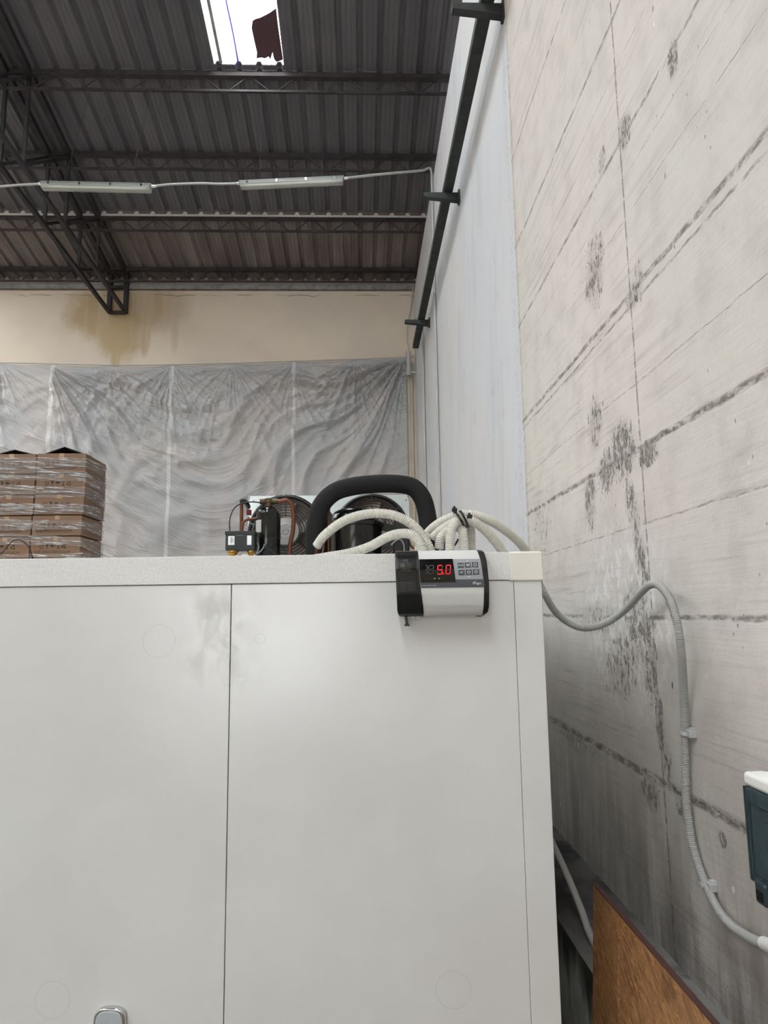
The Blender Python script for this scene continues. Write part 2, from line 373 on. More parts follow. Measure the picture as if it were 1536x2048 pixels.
def mat_osb():
    t = NT('oriented_strand_board'); x, y, z = t.coords(); P = None; c = srgb(150, 98, 48)
    cols = [(srgb(136, 94, 58), srgb(180, 134, 88)), (srgb(144, 101, 63), srgb(168, 122, 78)), (srgb(112, 77, 48), srgb(156, 112, 72))]
    h = 0.0
    for i, (ang, (a, b)) in enumerate(zip((.12, -.32, .5), cols)):
        u = y*math.cos(ang)+z*math.sin(ang); v = z*math.cos(ang)-y*math.sin(ang)
        q = t.vec(u*32+i*7, i*3.1, v*150)
        r = t.sep(t.voro(q, 1.0, 'Color'), 0); n = t.noise(t.vec(u*40, i, v*240), 1.0, 3)
        k = t.mix((r*.75+n*.3), a, b); c = k if i == 0 else t.mix(t.smooth(t.sep(t.voro(q, 1.0, 'Color'), 1), .55, .6), c, k); h = r+h
    c = t.mix(t.smooth(t.noise(t.vec(0, y*7, z*7), 1.0, 3), .62, .72)*.5, c, srgb(70, 42, 24)); t.bump(h, .35, .003); return t.out(c, .6, 0, .35)
def mat_plinth():
    t = NT('mouldy_plinth'); x, y, z = t.coords(); n = t.noise(t.vec(x*4, y*4, z*4), 1.0, 6, .68); r = t.noise(t.vec(x, y*9, z*1.3), 1.0, 5, .65)
    c = t.mix(t.smooth(n, .4, .6), srgb(176, 180, 174), srgb(150, 152, 146))
    m = t.smooth(z+(r-.5)*.45, .78, .95); c = t.mix(m*.95, c, srgb(34, 32, 30)); t.bump(n, .3, .006); return t.out(c, .85, 0, .25)
def mat_ledge():
    t = NT('dirty_ledge'); x, y, z = t.coords(); n = t.noise(t.vec(x*5, y*5, z*5), 1.0, 6, .68)
    c = t.mix(t.smooth(n, .4, .65), srgb(70, 68, 66), srgb(36, 34, 33)); c = t.mix(t.smooth(y, 2.1, 2.9, .6, 0)*t.smooth(n, .3, .5), c, srgb(150, 148, 144)); t.bump(n, .4, .008); return t.out(c, .85, 0, .25)
def mat_carton():
    t = NT('brown_cardboard'); x, y, z = t.coords('Generated'); ox, oy, oz = t.coords(); n = t.noise(t.vec(ox*3, oy*3, oz*40), 1.0, 4); f = t.noise(t.vec(ox, oy, oz), 60, 3)
    c = t.mix(n, srgb(124, 98, 78), srgb(138, 111, 89)); c = t.mix(f*.3, c, srgb(112, 84, 64)); t.bump(f, .1, .002); return t.out(c, .6, 0, .3)
def mat_steel(name, a, b, rough=.6, metal=.0):
    t = NT(name); x, y, z = t.coords(); n = t.noise(t.vec(x*2, y*2, z*2), 3.0, 6, .7); f = t.noise(t.vec(x, y, z), 25, 4)
    c = t.mix(t.smooth(n, .4, .65), a, b); c = t.mix(t.smooth(f, .55, .7)*.35, c, tuple(min(1, v*1.7+.01) for v in b)); t.bump(f, .2, .003); return t.out(c, rough, metal, .4)
def mat_glass(name, tint, alpha, rough=.08):
    t = NT(name); t.b.inputs['Base Color'].default_value = tuple(tint)+(1,); t.b.inputs['Roughness'].default_value = rough
    tr = t.new('ShaderNodeBsdfTransparent'); tr.inputs[0].default_value = tuple(min(1, c*1.0+.25) for c in tint)+(1,); mx = t.new('ShaderNodeMixShader')
    mx.inputs[0].default_value = alpha; t.l.new(tr.outputs[0], mx.inputs[1]); t.l.new(t.b.outputs[0], mx.inputs[2])
    t.l.new(mx.outputs[0], t.n['Material Output'].inputs[0]); return t.m
def mat_skypane():
    t = NT('weathered_roof_light_sheet'); tr = t.new('ShaderNodeBsdfTransparent'); tl = t.new('ShaderNodeBsdfTranslucent'); tl.inputs[0].default_value = (.92, .94, .95, 1)
    mx = t.new('ShaderNodeMixShader'); mx.inputs[0].default_value = .3
    t.l.new(tr.outputs[0], mx.inputs[1]); t.l.new(tl.outputs[0], mx.inputs[2]); t.l.new(mx.outputs[0], t.n['Material Output'].inputs[0]); return t.m

# cold room frame: origin on its front face, turned a little towards the wall
CRZ = math.radians(-2.6); CRO = Vector((0.0, 1.95, 0.0)); cc, ss = math.cos(CRZ), math.sin(CRZ)
def face(px, py, out=0.0):
    """pixel -> local (u, z) on the cold room's front face, `out` metres in front of it"""
    r = ray(px, py); nx, ny = ss, -cc                # outward normal of the face
    t = ((CRO.x-CAM[0])*nx+(CRO.y-CAM[1])*ny+out)/(r[0]*nx+r[1]*ny); p = CAM+r*t
    return (p[0]-CRO.x)*cc+(p[1]-CRO.y)*ss, p[2]
RINGS = [face(318, 1282)+(.045,), face(520, 1277)+(.014,), face(105, 2000)+(.045,), face(907, 1980)+(.045,)]
RINGS = [(float(a), float(b), c) for a, b, c in RINGS]

M = dict(concrete=mat_concrete(), white=mat_whitewall(), beige=mat_backwall(), floor=mat_floor(), tarp=mat_tarp(), panel=mat_panel(), trim=mat_trim(),
  roof=mat_roof('dark_roof_sheet', srgb(100, 98, 101), srgb(112, 109, 111)), roof2=mat_roof('brown_lit_roof_sheet', srgb(112, 104, 99), srgb(142, 132, 126)),  # eave sheets browner, and lightened to stand in for light there
  osb=mat_osb(), plinth=mat_plinth(), ledge=mat_ledge(), carton=mat_carton(), skypane=mat_skypane(),
  steel=mat_steel('grimy_truss_steel', srgb(54, 52, 53), srgb(40, 39, 39)), purlin=mat_steel('rusty_purlin_steel', srgb(66, 60, 60), srgb(50, 45, 46)),
  beam=mat_steel('dark_weathered_beam', srgb(62, 66, 64), srgb(46, 49, 48), .75), eave=mat_steel('grey_eave_steel', srgb(172, 168, 163), srgb(140, 136, 132)),
  clad=plain('dark_cladding', srgb(196, 193, 190), .8), galv=plain('galvanised_sheet', srgb(206, 216, 218), .35, .55, .5, .10, 60),
  black=plain('black_enamel', srgb(11, 11, 12), .2, 0, .5, .2), blackp=plain('black_plastic', srgb(27, 27, 28), .38), rubber=plain('black_foam_insulation', srgb(26, 25, 25), .8, 0, .3, .15, 90, .2),
  gwire=plain('black_guard_wire', srgb(24, 24, 26), .3, 0, .5), copper=plain('copper_pipe', srgb(112, 68, 50), .38, .75, .5, .2, 40), brass=plain('brass_fitting', srgb(186, 140, 60), .3, .9),
  motor=plain('grey_motor_casting', srgb(150, 148, 144), .45, .3), coil=plain('condenser_fins', srgb(170, 156, 146), .6, .0, .4, .3, 200),
  cream=plain('cream_corrugated_pvc', srgb(198, 195, 185), .42, 0, .45, .05), grey=plain('grey_corrugated_pvc', srgb(160, 160, 156), .42, 0, .45, .05), wire=plain('light_grey_conduit', srgb(178, 178, 174), .5),
  clip=plain('grey_clip_plastic', srgb(176, 178, 178), .45), label=plain('white_label', srgb(228, 228, 226), .5, 0, .4, .03), ink=plain('dark_print', srgb(40, 34, 30), .7), inkw=plain('white_print', srgb(225, 227, 228), .5),
  slate=plain('slate_grey_housing', srgb(40, 44, 45), .55, 0, .4, .06), red=plain('red_part', srgb(120, 24, 24), .5), blue=plain('blue_cable', srgb(24, 92, 150), .5), redbrown=plain('brown_cable', srgb(112, 56, 42), .5),
  cgrey=plain('controller_grey_plastic', srgb(200, 200, 196), .42, 0, .45, .02), cmid=plain('controller_grey_film', srgb(150, 152, 156), .4, 0, .4, .02), cdark=plain('controller_slate_film', srgb(72, 76, 82), .4, 0, .4, .02),
  cbtn=plain('button_dark', srgb(58, 62, 68), .45), cscreen=plain('display_glass', srgb(8, 8, 10), .12, 0, .5), cdoor=plain('smoked_black_plastic', srgb(22, 22, 22), .16, 0, .5, .1), cbezel=plain('gloss_black_plastic', srgb(18, 18, 19), .25, 0, .5),
  dim=plain('unlit_segment', srgb(30, 26, 28), .4), lit=glow('lit_red_segment', (1.0, .004, .01), .36), led=glow('green_indicator', (.25, .5, .05), .06), cap=plain('cream_corner_cap', srgb(226, 222, 211), .4, 0, .45, .02), seam=plain('dark_joint_seal', srgb(98, 98, 97), .8),
  chrome=plain('chrome', srgb(210, 210, 212), .12, 1.0, .5, .03), hgrey=plain('handle_grey_plastic', srgb(172, 178, 180), .4), boxw=plain('white_enclosure_plastic', srgb(228, 228, 222), .4, 0, .45, .03),
  smoke=mat_glass('smoked_door', srgb(96, 116, 122), .36), boxd=plain('dark_teal_plastic', srgb(40, 54, 58), .3), boxin=plain('inner_grey_panel', srgb(170, 182, 184), .5), tubeglass=mat_glass('clear_diffuser', (.82, .84, .80), .32, .18),
  fix=plain('fixture_grey_body', srgb(118, 120, 114), .5), tube=plain('fluorescent_tube', srgb(205, 205, 190), .4), film=None, torn=plain('torn_maroon_membrane', srgb(92, 66, 72), .8), purple=plain('violet_cord', srgb(110, 96, 190), .6),
  flap=plain('black_flap_inside', srgb(26, 22, 21), .8), tie=plain('black_cable_tie', srgb(14, 14, 15), .4), yellow=plain('yellow_tape', srgb(190, 165, 40), .5), wood=plain('pallet_wood', srgb(150, 120, 86), .8))
def mat_film():
    t = NT('stretch_film'); x, y, z = t.coords(); n = t.noise(t.vec(x*5, y*5, z*70+x*6), 1.0, 5, .65); t.bump(n, 1.0, .05)
    t.out((.95, .95, .95), .14, 0, 1.0); tr = t.new('ShaderNodeBsdfTransparent'); mx = t.new('ShaderNodeMixShader'); s = t.smooth(n, .48, .66)*.62+.07  # white, more opaque streaks stand in for glints on the film
    t.l.new(s.s, mx.inputs[0]); t.l.new(tr.outputs[0], mx.inputs[1]); t.l.new(t.b.outputs[0], mx.inputs[2]); t.l.new(mx.outputs[0], t.n['Material Output'].inputs[0]); return t.m
M['film'] = mat_film()

# ================================================================== SETTING
b = MB(); b.box((XL-.3, YF-3, -.1), (1.6, YB+.3, 0)); struct(b.build('floor', M['floor']))
# right wall: board-formed concrete towards the camera, whitewashed further back
YC = 3.97
b = MB(); b.box((XW, YF, 0), (XW+.35, YC, 7.62)); struct(b.build('wall_right', M['concrete'], bevel=.006))
b = MB(); b.box((XW+.012, YC, 0), (XW+.35, YB+.3, 7.62)); struct(b.build('wall_far_right', M['white']))
b = MB(); b.box((XW+.62, YF, 7.0), (XW+.70, YB+.3, 10.6)); struct(b.build('wall_upper_right', M['clad']))
# lower wall: a ledge that stands out from the concrete
ZL = 0.96; XLg = 0.69
b = MB(); b.box((XLg, YF, 0), (XW+.02, 6.0, ZL)); o = b.build('trim_1', [M['plinth'], M['ledge']], bevel=.006)
for p in o.data.polygons:
    if p.normal.z > .5: p.material_index = 1
struct(o)
ZT = 7.70
b = MB(); b.box((XL, YB, 0), (XW+.35, YB+.3, ZT)); struct(b.build('wall_back', M['beige']))
b = MB(); b.box((XL, YB+.12, ZT), (XW+.6, YB+.3, 8.3)); struct(b.build('wall_upper_back', M['clad']))
b = MB(); b.box((XL, YB-.03, ZT+.015), (XW+.05, YB+.12, ZT+.02)); b.box((XL, YB-.03, ZT+.015), (XW+.05, YB-.022, ZT+.12)); b.box((XL, YB-.03, ZT+.115), (XW+.05, YB+.12, ZT+.12)); struct(b.build('trim_2', M['eave']))
b = MB(); b.box((XL-.3, YF, 0), (XL, YB+.3, 10.0)); struct(b.build('wall_left', M['beige']))
b = MB(); x0, x1, z0, z1 = ADDED_WINDOW
b.box((XL, YF-.2, 0), (x0, YF, 8.4)); b.box((x1, YF-.2, 0), (XW+.35, YF, 8.4)); b.box((x0, YF-.2, z1), (x1, YF, 8.4)); b.box((x0, YF-.2, 0), (x1, YF, z0)); struct(b.build('wall_front', M['beige']))

# roof sheets: trapezoidal ribs along the slope, cut out for the roof lights
PER = 0.25
prof = [(0, 0), (.022, .046), (.062, .046), (.084, 0), (.130, 0), (.137, .005), (.144, 0), (.189, 0), (.196, .005), (.203, 0)]
def xs_profile(xa, xb):
    out = []; k = math.floor(xa/PER)
    while k*PER < xb+PER:
        for dx, h in prof:
            x = k*PER+dx
            if xa < x < xb: out.append((x, h))
        k += 1
    def hh(x):
        f = x % PER; pp = prof+[(PER, 0)]
        for (a, ha), (c, hc) in zip(pp, pp[1:]):
            if a <= f <= c: return ha+(hc-ha)*(f-a)/(c-a)
        return 0
    return [(xa, hh(xa))]+out+[(xb, hh(xb))]
def sheet(mb, xa, xb, ya, yb, dz=0.0, th=.012):
    p = xs_profile(xa, xb); n = len(p)
    vs = [(x, y, roof_z(y)+h+dz+t) for t in (0, th) for y in (ya, yb) for x, h in p]
    fs = []
    for i in range(n-1):
        fs += [(i, i+1, n+i+1, n+i), (2*n+i, 3*n+i, 3*n+i+1, 2*n+i+1), (i, 2*n+i, 2*n+i+1, i+1), (n+i, n+i+1, 3*n+i+1, 3*n+i)]
    fs += [(0, n, 3*n, 2*n), (n-1, 3*n-1, 4*n-1, 2*n-1)]
    mb.add(vs, fs)
XR = XW+.66
def roof_bay(mb, ya, yb, dz=0.0):
    cuts = sorted([s for s in SKY if s[2] < (ya+yb)/2 < s[3]]); x = XL
    for s in cuts: sheet(mb, x, s[0], ya, yb, dz); x = s[1]
    sheet(mb, x, XR, ya, yb, dz)
b = MB(); ys = [1.0, 1.6, 7.74, 7.92]
for a, c in zip(ys, ys[1:]): roof_bay(b, a, c)
roof_bay(b, 7.80, 10.26, -.014)
ys = [YF-.2, -6.5, -.6, .98]
for a, c in zip(ys, ys[1:]): roof_bay(b, a, c)
struct(b.build('ceiling', M['roof']))
b = MB(); roof_bay(b, 10.12, 11.0, -.030); roof_bay(b, 10.99, YB+.3, -.030); struct(b.build('ceiling_eave', M['roof2']))
for i, s in enumerate(SKY):  # panes after the first belong to the added, unseen roof lights
    b = MB(); sheet(b, s[0]-.03, s[1]+.03, s[2]-.1, s[3]+.02, .014, .003); struct(b.build('window_%d' % (i+1), M['skypane']))
# bar across the roof light close to its left edge
s = SKY[0]; b = MB(); b.bar((s[0]+.085, 1.6, roof_z(1.6)+.03), (s[0]+.085, 7.74, roof_z(7.74)+.03), .04, .03); struct(b.build('trim_3', M['eave']))

b = MB(); yq = YP[2]-.03; pp = xs_profile(XL+.1, XR-.1)
b.prism([(x, roof_z(yq)+h-.034) for x, h in pp]+[(XR-.1, roof_z(yq)-.066), (XL+.1, roof_z(yq)-.066)], yq-.012, yq, 'y'); struct(b.build('trim_5', plain('pale_lit_lap_strip', srgb(206, 202, 198), .8)))  # added pale strip, standing in for light on the sheet laps
# ================================================================== ROOF STEEL
PL = ['steel lattice purlin right below the bright roof light', 'steel lattice purlin just above the two tube lights', 'steel lattice purlin crossing just under the two tube lights', 'lowest steel lattice purlin above the beige back wall']
for i, yp in enumerate(YP):
    zt = roof_z(yp)-.045-(.02 if i > 1 else 0); r = thing('lattice_purlin', PL[i], 'purlin', (0, yp, zt), 0, 'lattice purlins under the roof')
    xa, xb = -9.2, XW+.60; dp = .215
    b = MB(); b.box((xa, -.035, -.035), (xb, .035, .030)); b.box((xa, -.045, -.035), (xb, -.035, -.028)); b.build('top_chord', M['purlin'], r, bevel=.004)
    b = MB(); b.box((xa, -.018, -dp-.018), (xb, .018, -dp+.012)); b.build('bottom_chord', M['purlin'], r, bevel=.003)
    b = MB(); x = xa+.1; per = .60
    while x < xb-per:
        b.tube([(x, 0, -.03), (x+.22, 0, -dp), (x+.30, 0, -dp), (x+.52, 0, -.03), (x+.60, 0, -.03)], .008, 6); x += per
    b.build('web', M['purlin'], r)
# box truss on the left: two planes of chords, posts and diagonals
XT = [float(aty(70, 300, YP[1])[0])-.05, float(aty(141, 309, YP[1])[0])]
XT = [XT[1]-.30, XT[1]-.02]
def zb(y): return 7.27+(11.40-y)*(0.0)        # replaced below by the measured chord line
e0 = aty(41, 328, YP[0]); e1 = aty(137, 454, YP[1]); e2 = aty(207, 545, YP[2]); e3 = aty(250, 616, YP[3]+.05)
zl = np.polyfit([YP[0], YP[1], YP[2], YP[3]+.05], [e0[2], e1[2], e2[2], e3[2]], 1)
zb = lambda y: float(np.polyval(zl, y))
r = thing('roof_truss', 'dark steel box truss running down to the beige back wall', 'truss', (XT[0], YP[3], zb(YP[3])))
O = Vector(r.location)
YT = [3.04, 4.24, 5.44, 6.64]+YP
for X in XT:
    b = MB(); b.bar(Vector((X, YB-.02, roof_z(YB)-.06))-O, Vector((X, 2.0, roof_z(2.0)-.06))-O, .085, .07); b.build('top_chord', M['steel'], r, bevel=.004)
    b = MB(); b.bar(Vector((X, YB-.12, zb(YB-.12)))-O, Vector((X, 2.0, zb(2.0)))-O, .055, .06); b.build('bottom_chord', M['steel'], r, bevel=.004)
    for y in YT[:-1]:
        b = MB(); b.bar(Vector((X, y, zb(y)))-O, Vector((X, y, roof_z(y)-.07))-O, .04, .04); b.build('post', M['steel'], r)
    for y, y2 in zip(YT[:-1], YT[1:]):
        b = MB(); b.bar(Vector((X, y, zb(y)+.02))-O, Vector((X, y2, roof_z(y2)-.10))-O, .045, .04); b.build('diagonal', M['steel'], r)
    b = MB(); b.bar(Vector((X, YB-.06, zb(YB-.1)-.02))-O, Vector((X, YB-.06, roof_z(YB)-.05))-O, .07, .08); b.build('end_post', M['steel'], r, bevel=.004)
for z in (zb(YB-.1)-.02, 7.72):
    b = MB(); b.bar(Vector((XT[0], YB-.08, z))-O, Vector((XT[1], YB-.08, z))-O, .05, .05); b.build('cross_tie', M['steel'], r)
for y in YT:
    b = MB(); b.bar(Vector((XT[0], y, roof_z(y)-.11))-O, Vector((XT[1], y, roof_z(y)-.11))-O, .04, .04); b.build('cross_tie', M['steel'], r)

# roof light debris: torn membrane and a violet cord
poly = [(505, 42), (512, 38), (520, 36), (530, 31), (541, 25), (552, 17), (556, 50), (561, 85), (566, 119), (559, 122), (553, 124), (548, 118), (545, 105), (541, 119), (537, 113), (530, 117), (522, 115), (513, 117), (514, 106), (508, 80), (503, 56)]
P3 = [atroof(px, py, -.03) for px, py in poly]; b = MB(); n = len(P3)
b.add([tuple(p) for p in P3]+[tuple(p+np.array([0, 0, .006])) for p in P3], [tuple(range(n)), tuple(range(n, 2*n))[::-1]]+[(i, (i+1) % n, n+(i+1) % n, n+i) for i in range(n)])
tag(b.build('torn_membrane', M['torn']), 'torn maroon membrane scrap lying over the bright roof light', 'membrane')
tag(wire('violet_cord', [atroof(449, -30, .05), atroof(452, 0, .05), atroof(466, 66, .05), atroof(478, 134, .045)], .012, M['purple']), 'thin violet cord stretched along the bright roof light', 'cord')

# ================================================================== FIXTURES, SURFACE CONDUIT
def fixture(pa, pb, label):
    pa = Vector(pa); pb = Vector(pb); c = (pa+pb)/2; d = pb-pa; L = d.length
    r = thing('tube_light', label, 'light', c, math.atan2(d.y, d.x), 'tube lights hung below the roof')
    r.rotation_euler = (0, -math.asin(d.z/L), math.atan2(d.y, d.x)); h = L/2
    b = MB(); b.prism([(-.045, 0), (.045, 0), (.045, .025), (.02, .05), (-.02, .05), (-.045, .025)], -h, h, 'x'); b.build('housing', M['fix'], r, bevel=.004)
    b = MB(); b.prism([(-.047, .008), (-.05, -.02), (-.035, -.05), (.035, -.05), (.05, -.02), (.047, .008)], -h+.01, h-.01, 'x'); b.build('diffuser', M['tubeglass'], r, bevel=.006)
    for yy in (-.02, .02):
        b = MB(); b.tube([(-h+.06, yy, -.022), (h-.06, yy, -.022)], .013, 12); b.build('tube', M['tube'], r, smooth=60)
    for k in range(4):
        b = MB(); x = -h+.1+(L-.2)*k/3; b.box((x-.012, -.055, -.012), (x+.012, -.046, .022)); b.build('clip', M['chrome'], r, bevel=.002)
    for sx in (-1, 1):
        b = MB(); b.lathe([(.018, 0), (.018, .03), (.012, .035), (.012, .05)], (0, 0, 0), 'x', 14); o = b.build('cable_gland', M['label'], r, smooth=50); o.location = (sx*h, 0, .02); o.rotation_euler = (0, 0, 0 if sx > 0 else math.pi)
        top = roof_z(c.y)-c.z-.29
        b = MB(); b.tube([(sx*h*.6, 0, .05), (sx*h*.6, (7.84-c.y), top)], .002, 6); b.build('hanger', M['steel'], r)
    return r
def ext(px, py, t): return CAM+ray(px, py)/F*t
fa, fb = ext(83, 371, 7.9), ext(303, 376, 7.9); ga, gb = ext(479, 370, 8.25), ext(688, 360, 8.25)
fixture(fa, fb, 'clear lidded tube light next to the roof truss'); fixture(ga, gb, 'clear lidded tube light nearest the right wall')
xw = ext(860, 342, 8.95)
tag(wire('light_cable', [fb+(0, 0, .02), ext(340, 369, 7.95), ext(400, 367, 8.1), ext(440, 368, 8.2), ga+(0, 0, .02)], .014, M['wire'], step=.05), 'grey cable run linking the two tube lights', 'cable')
tag(wire('light_cable', [fa+(0, 0, .02), ext(40, 370, 7.9), ext(0, 373, 7.9), ext(-80, 378, 7.9)], .014, M['wire'], step=.05), 'grey cable run leaving the tube light by the truss leftwards', 'cable')
wc = atx(863, 350, XW-.01)
tag(wire('light_cable', [gb+(0, 0, .02), ext(740, 351, 8.4), ext(800, 345, 8.6), ext(845, 341, 8.85), (XW-.05, wc[1], 7.74), (XW-.012, wc[1], 7.70), (XW-.008, wc[1], 7.5), (XW-.008, wc[1], 6.0), (XW-.008, wc[1], 3.0), (XW-.008, wc[1], 2.0)], .016, M['wire'], step=.05),
    'grey cable run from the tube light to the right wall and straight down it', 'cable')
pc = atx(847, 760, XW-.01)
tag(wire('wall_pipe', [(XW-.012, pc[1], 6.55), (XW-.012, pc[1], 5), (XW-.012, pc[1], 2)], .02, M['wire'], step=.1), 'thin grey pipe down the white wall nearest the back corner', 'pipe')

# steel rail on cantilever brackets along the right wall
XB0, XB1, ZBm = .822, .912, 6.02
b = MB(); b.box((XB0, 1.0, ZBm), (XB1, 4.42, ZBm+.07)); b.box((XB0, 4.425, ZBm), (XB1, 6.55, ZBm+.07)); b.box((XB0, 6.555, ZBm), (XB1, 10.05, ZBm+.07)); b.box((XB0+.03, 1.0, ZBm+.07), (XB0+.06, 10.05, ZBm+.10))
tag(b.build('steel_rail', M['beam'], bevel=.004), 'long dark steel rail running along the white right wall', 'rail')
BLAB = ['dark tapered bracket under the steel rail at the top of the photo', 'dark tapered bracket under the steel rail beside the tube light cable', 'dark tapered bracket under the steel rail nearest the back corner']
for (px, py), lab in zip([(1004, 16), (917, 397), (858, 643)], BLAB):
    c = atx(px, py, XW); r = thing('rail_bracket', lab, 'bracket', (XW, c[1], ZBm), 0, 'brackets carrying the steel rail')
    b = MB(); b.prism([(0.01, 0), (-.335, 0), (-.335, -.045), (0.01, -.085)], -.03, .03, 'y'); b.build('arm', M['beam'], r, bevel=.004)
    b = MB(); b.box((-.006, -.036, -.10), (.012, .036, .03)); b.build('wall_plate', M['beam'], r, bevel=.003)

# grey tube on two brackets in the back corner
c = aty(817, 727, YB-.22); r = thing('corner_tube', 'short grey tube held on two brackets in the far back corner', 'tube', c)
b = MB(); b.lathe([(.030, -.22), (.036, -.22), (.036, .22), (.02, .225)], (0, 0, 0), 'z', 20); b.build('tube_body', M['wire'], r, smooth=50)
for z in (-.155, .135):
    b = MB(); b.box((.02, -.012, z-.02), (XW+.012-c[0], .012, z+.02)); b.build('bracket', M['wire'], r, bevel=.003)
tag(wire('corner_cable', [aty(828, 560, YB-.05), aty(822, 615, YB-.05), aty(817, 640, YB-.1), aty(814, 676, YB-.15), aty(817, 697, YB-.2), aty(817, 702, YB-.22)], .010, M['wire']), 'thin cable dropping down the back corner to the grey tube', 'cable')
p = aty(826, 900, YB-.05); tag(wire('corner_pipe', [(p[0], YB-.03, 6.35), (p[0], YB-.03, 4), (p[0], YB-.03, 1.0)], .028, plain('beige_pipe', srgb(196, 186, 168), .6), step=.2), 'beige pipe down the back corner beside the tarpaulin', 'pipe')

# ================================================================== TARPAULIN
YTp = YB-.05
tx = [aty(px, py, YTp) for px, py in [(-260, 722), (-100, 728), (0, 727), (100, 729), (225, 732), (342, 731), (465, 728), (587, 724), (710, 720), (812, 716)]]
nu, nv = 820, 330; gx = np.linspace(tx[0][0], tx[-1][0], nu); tt = np.linspace(0, 1, nv)
ax = np.array([p[0] for p in tx]); az = np.array([p[2] for p in tx])
ztop = np.interp(gx, ax, az)
for a, c, s in zip(ax, ax[1:], [.03, .03, .03, .05, .05, .04, .05, .05, .02]):
    m = (gx >= a) & (gx <= c); f = (gx[m]-a)/(c-a); ztop[m] -= s*4*f*(1-f)*.6
Z = ztop[None, :]+(0.6-ztop[None, :])*tt[:, None]; X = np.repeat(gx[None, :], nv, 0)
H = np.zeros_like(X)
def hn(x, k): return np.sin(x*k[0]+k[1])
for i, (xa, za) in enumerate(zip(ax, az)):
    dx = X-xa; dz = za-Z; r_ = np.sqrt(dx*dx+dz*dz)+.02; th = np.arctan2(dx, dz)
    big = {3: 1.6, 9: 2.4, 8: 1.3, 7: 1.1, 5: .9, 6: .9, 4: .7}.get(i, .6)
    lim = {3: (.1, 1.5), 9: (-1.5, -.1)}.get(i, (-1.5, 1.5))
    w = np.clip((th-lim[0])/.2, 0, 1)*np.clip((lim[1]-th)/.2, 0, 1)
    reach = 2.6 if i in (3, 9) else 1.0
    env = (1-np.exp(-r_*3))*np.exp(-r_/reach)*w*big
    env = env*1.5; k = rng.uniform(0, 6.28, 3); th2 = th+.10*np.sin(r_*2.3+k[0])*th
    ridge = np.exp(-7*np.sin(th2*8+k[1]+.3*np.sin(r_*2.1))**2)+.7*np.exp(-6*np.sin(th2*15+k[2]+.5*np.sin(r_*3))**2)+.35*np.exp(-5*np.sin(th2*27+k[0]+.5*np.sin(r_*2))**2)
    H += env*ridge*.055
for a, c in zip(ax[3:-1], ax[4:]):                       # sagging folds between neighbouring fixings
    m = (X >= a) & (X <= c); f = (X-a)/(c-a); sag = (np.interp(X, ax, az)-Z)-1.3*f*(1-f)
    H += np.where(m, np.sin(sag*15+rng.uniform(0, 6))*.024*np.exp(-np.abs(sag)*.8)*(4*f*(1-f)), 0)
for k in range(10):
    an = rng.uniform(-.7, .7); q = rng.uniform(7, 26); H += .0022*np.sin((Z*math.cos(an)+X*math.sin(an))*q+rng.uniform(0, 6)+.8*np.sin(X*rng.uniform(1, 3)))
fade = np.clip((np.interp(X, ax, az)-Z)/.15, 0, 1); H = H*(.15+.85*fade)
V = np.stack([X, YTp-H, Z], -1).reshape(-1, 3)
o = grid_obj('tarpaulin', V, nu, nv, M['tarp']); so = o.modifiers.new('thick', 'SOLIDIFY'); so.thickness = .002
tag(o, 'pale grey creased tarpaulin hung across the back wall', 'tarpaulin')
b = MB()
b.tube(spline([p+np.array([0, -.01, .01]) for p in tx], .05), .008, 6); b.v = [v for v in b.v]
tag(b.build('hanging_line', M['wire']), 'thin line along the top edge of the grey tarpaulin', 'line')

# ================================================================== CARTONS
CW, CD, CH = .515, .59, .2185
YCt = 7.3; cx1 = aty(168, 1000, YCt)[0]; ztop_ = 3.775
def icon_marks():
    b = MB(); y0 = -.0012
    def quad(pts): b.prism(pts, y0, -.0002, 'y')
    for dx in (-.155, -.130):
        quad([(dx-.003, -.01), (dx+.003, -.01), (dx+.003, .02), (dx-.003, .02)]); quad([(dx-.009, .018), (dx+.009, .018), (dx, .034)])
    quad([(-.163, -.018), (-.122, -.018), (-.122, -.013), (-.163, -.013)])
    x = -.085; quad([(x-.013, .034), (x+.013, .034), (x+.009, .012), (x+.002, .005), (x-.002, .005), (x-.009, .012)]); quad([(x-.002, -.014), (x+.002, -.014), (x+.002, .006), (x-.002, .006)]); quad([(x-.011, -.018), (x+.011, -.018), (x+.011, -.013), (x-.011, -.013)])
    x = -.03; quad([(x+.024*math.cos(a), .008+.022*math.sin(a)) for a in np.linspace(0, math.pi, 12)]); quad([(x-.002, -.012), (x+.002, -.012), (x+.002, .01), (x-.002, .01)]); quad([(x-.009, -.016), (x+.002, -.016), (x+.002, -.011), (x-.009, -.011)])
    x = .03; quad([(x-.007, -.018), (x+.007, -.018), (x+.007, -.002), (x-.007, -.002)]); quad([(x-.003, 0), (x+.003, 0), (x+.003, .034), (x-.003, .034)])
    for k in range(3):
        a0 = math.pi/2+k*2*math.pi/3; a1 = a0+1.7; R = .020; P0 = np.array([.088+R*math.cos(a0), .006+R*math.sin(a0)]); P1 = np.array([.088+R*math.cos(a1), .006+R*math.sin(a1)]); d = (P1-P0); d /= np.linalg.norm(d); n = np.array([-d[1], d[0]])
        quad([tuple(P0+n*.004), tuple(P0-n*.004), tuple(P1-n*.004), tuple(P1+n*.004)]); quad([tuple(P1+n*.009), tuple(P1-n*.009), tuple(P1+d*.011)])
    v, f = text2d('SIZE:59X52.8X22.5CM', .040); b.add([(x*1.0-.03, y0, z-.052) for x, z, _ in v], f)
    return b
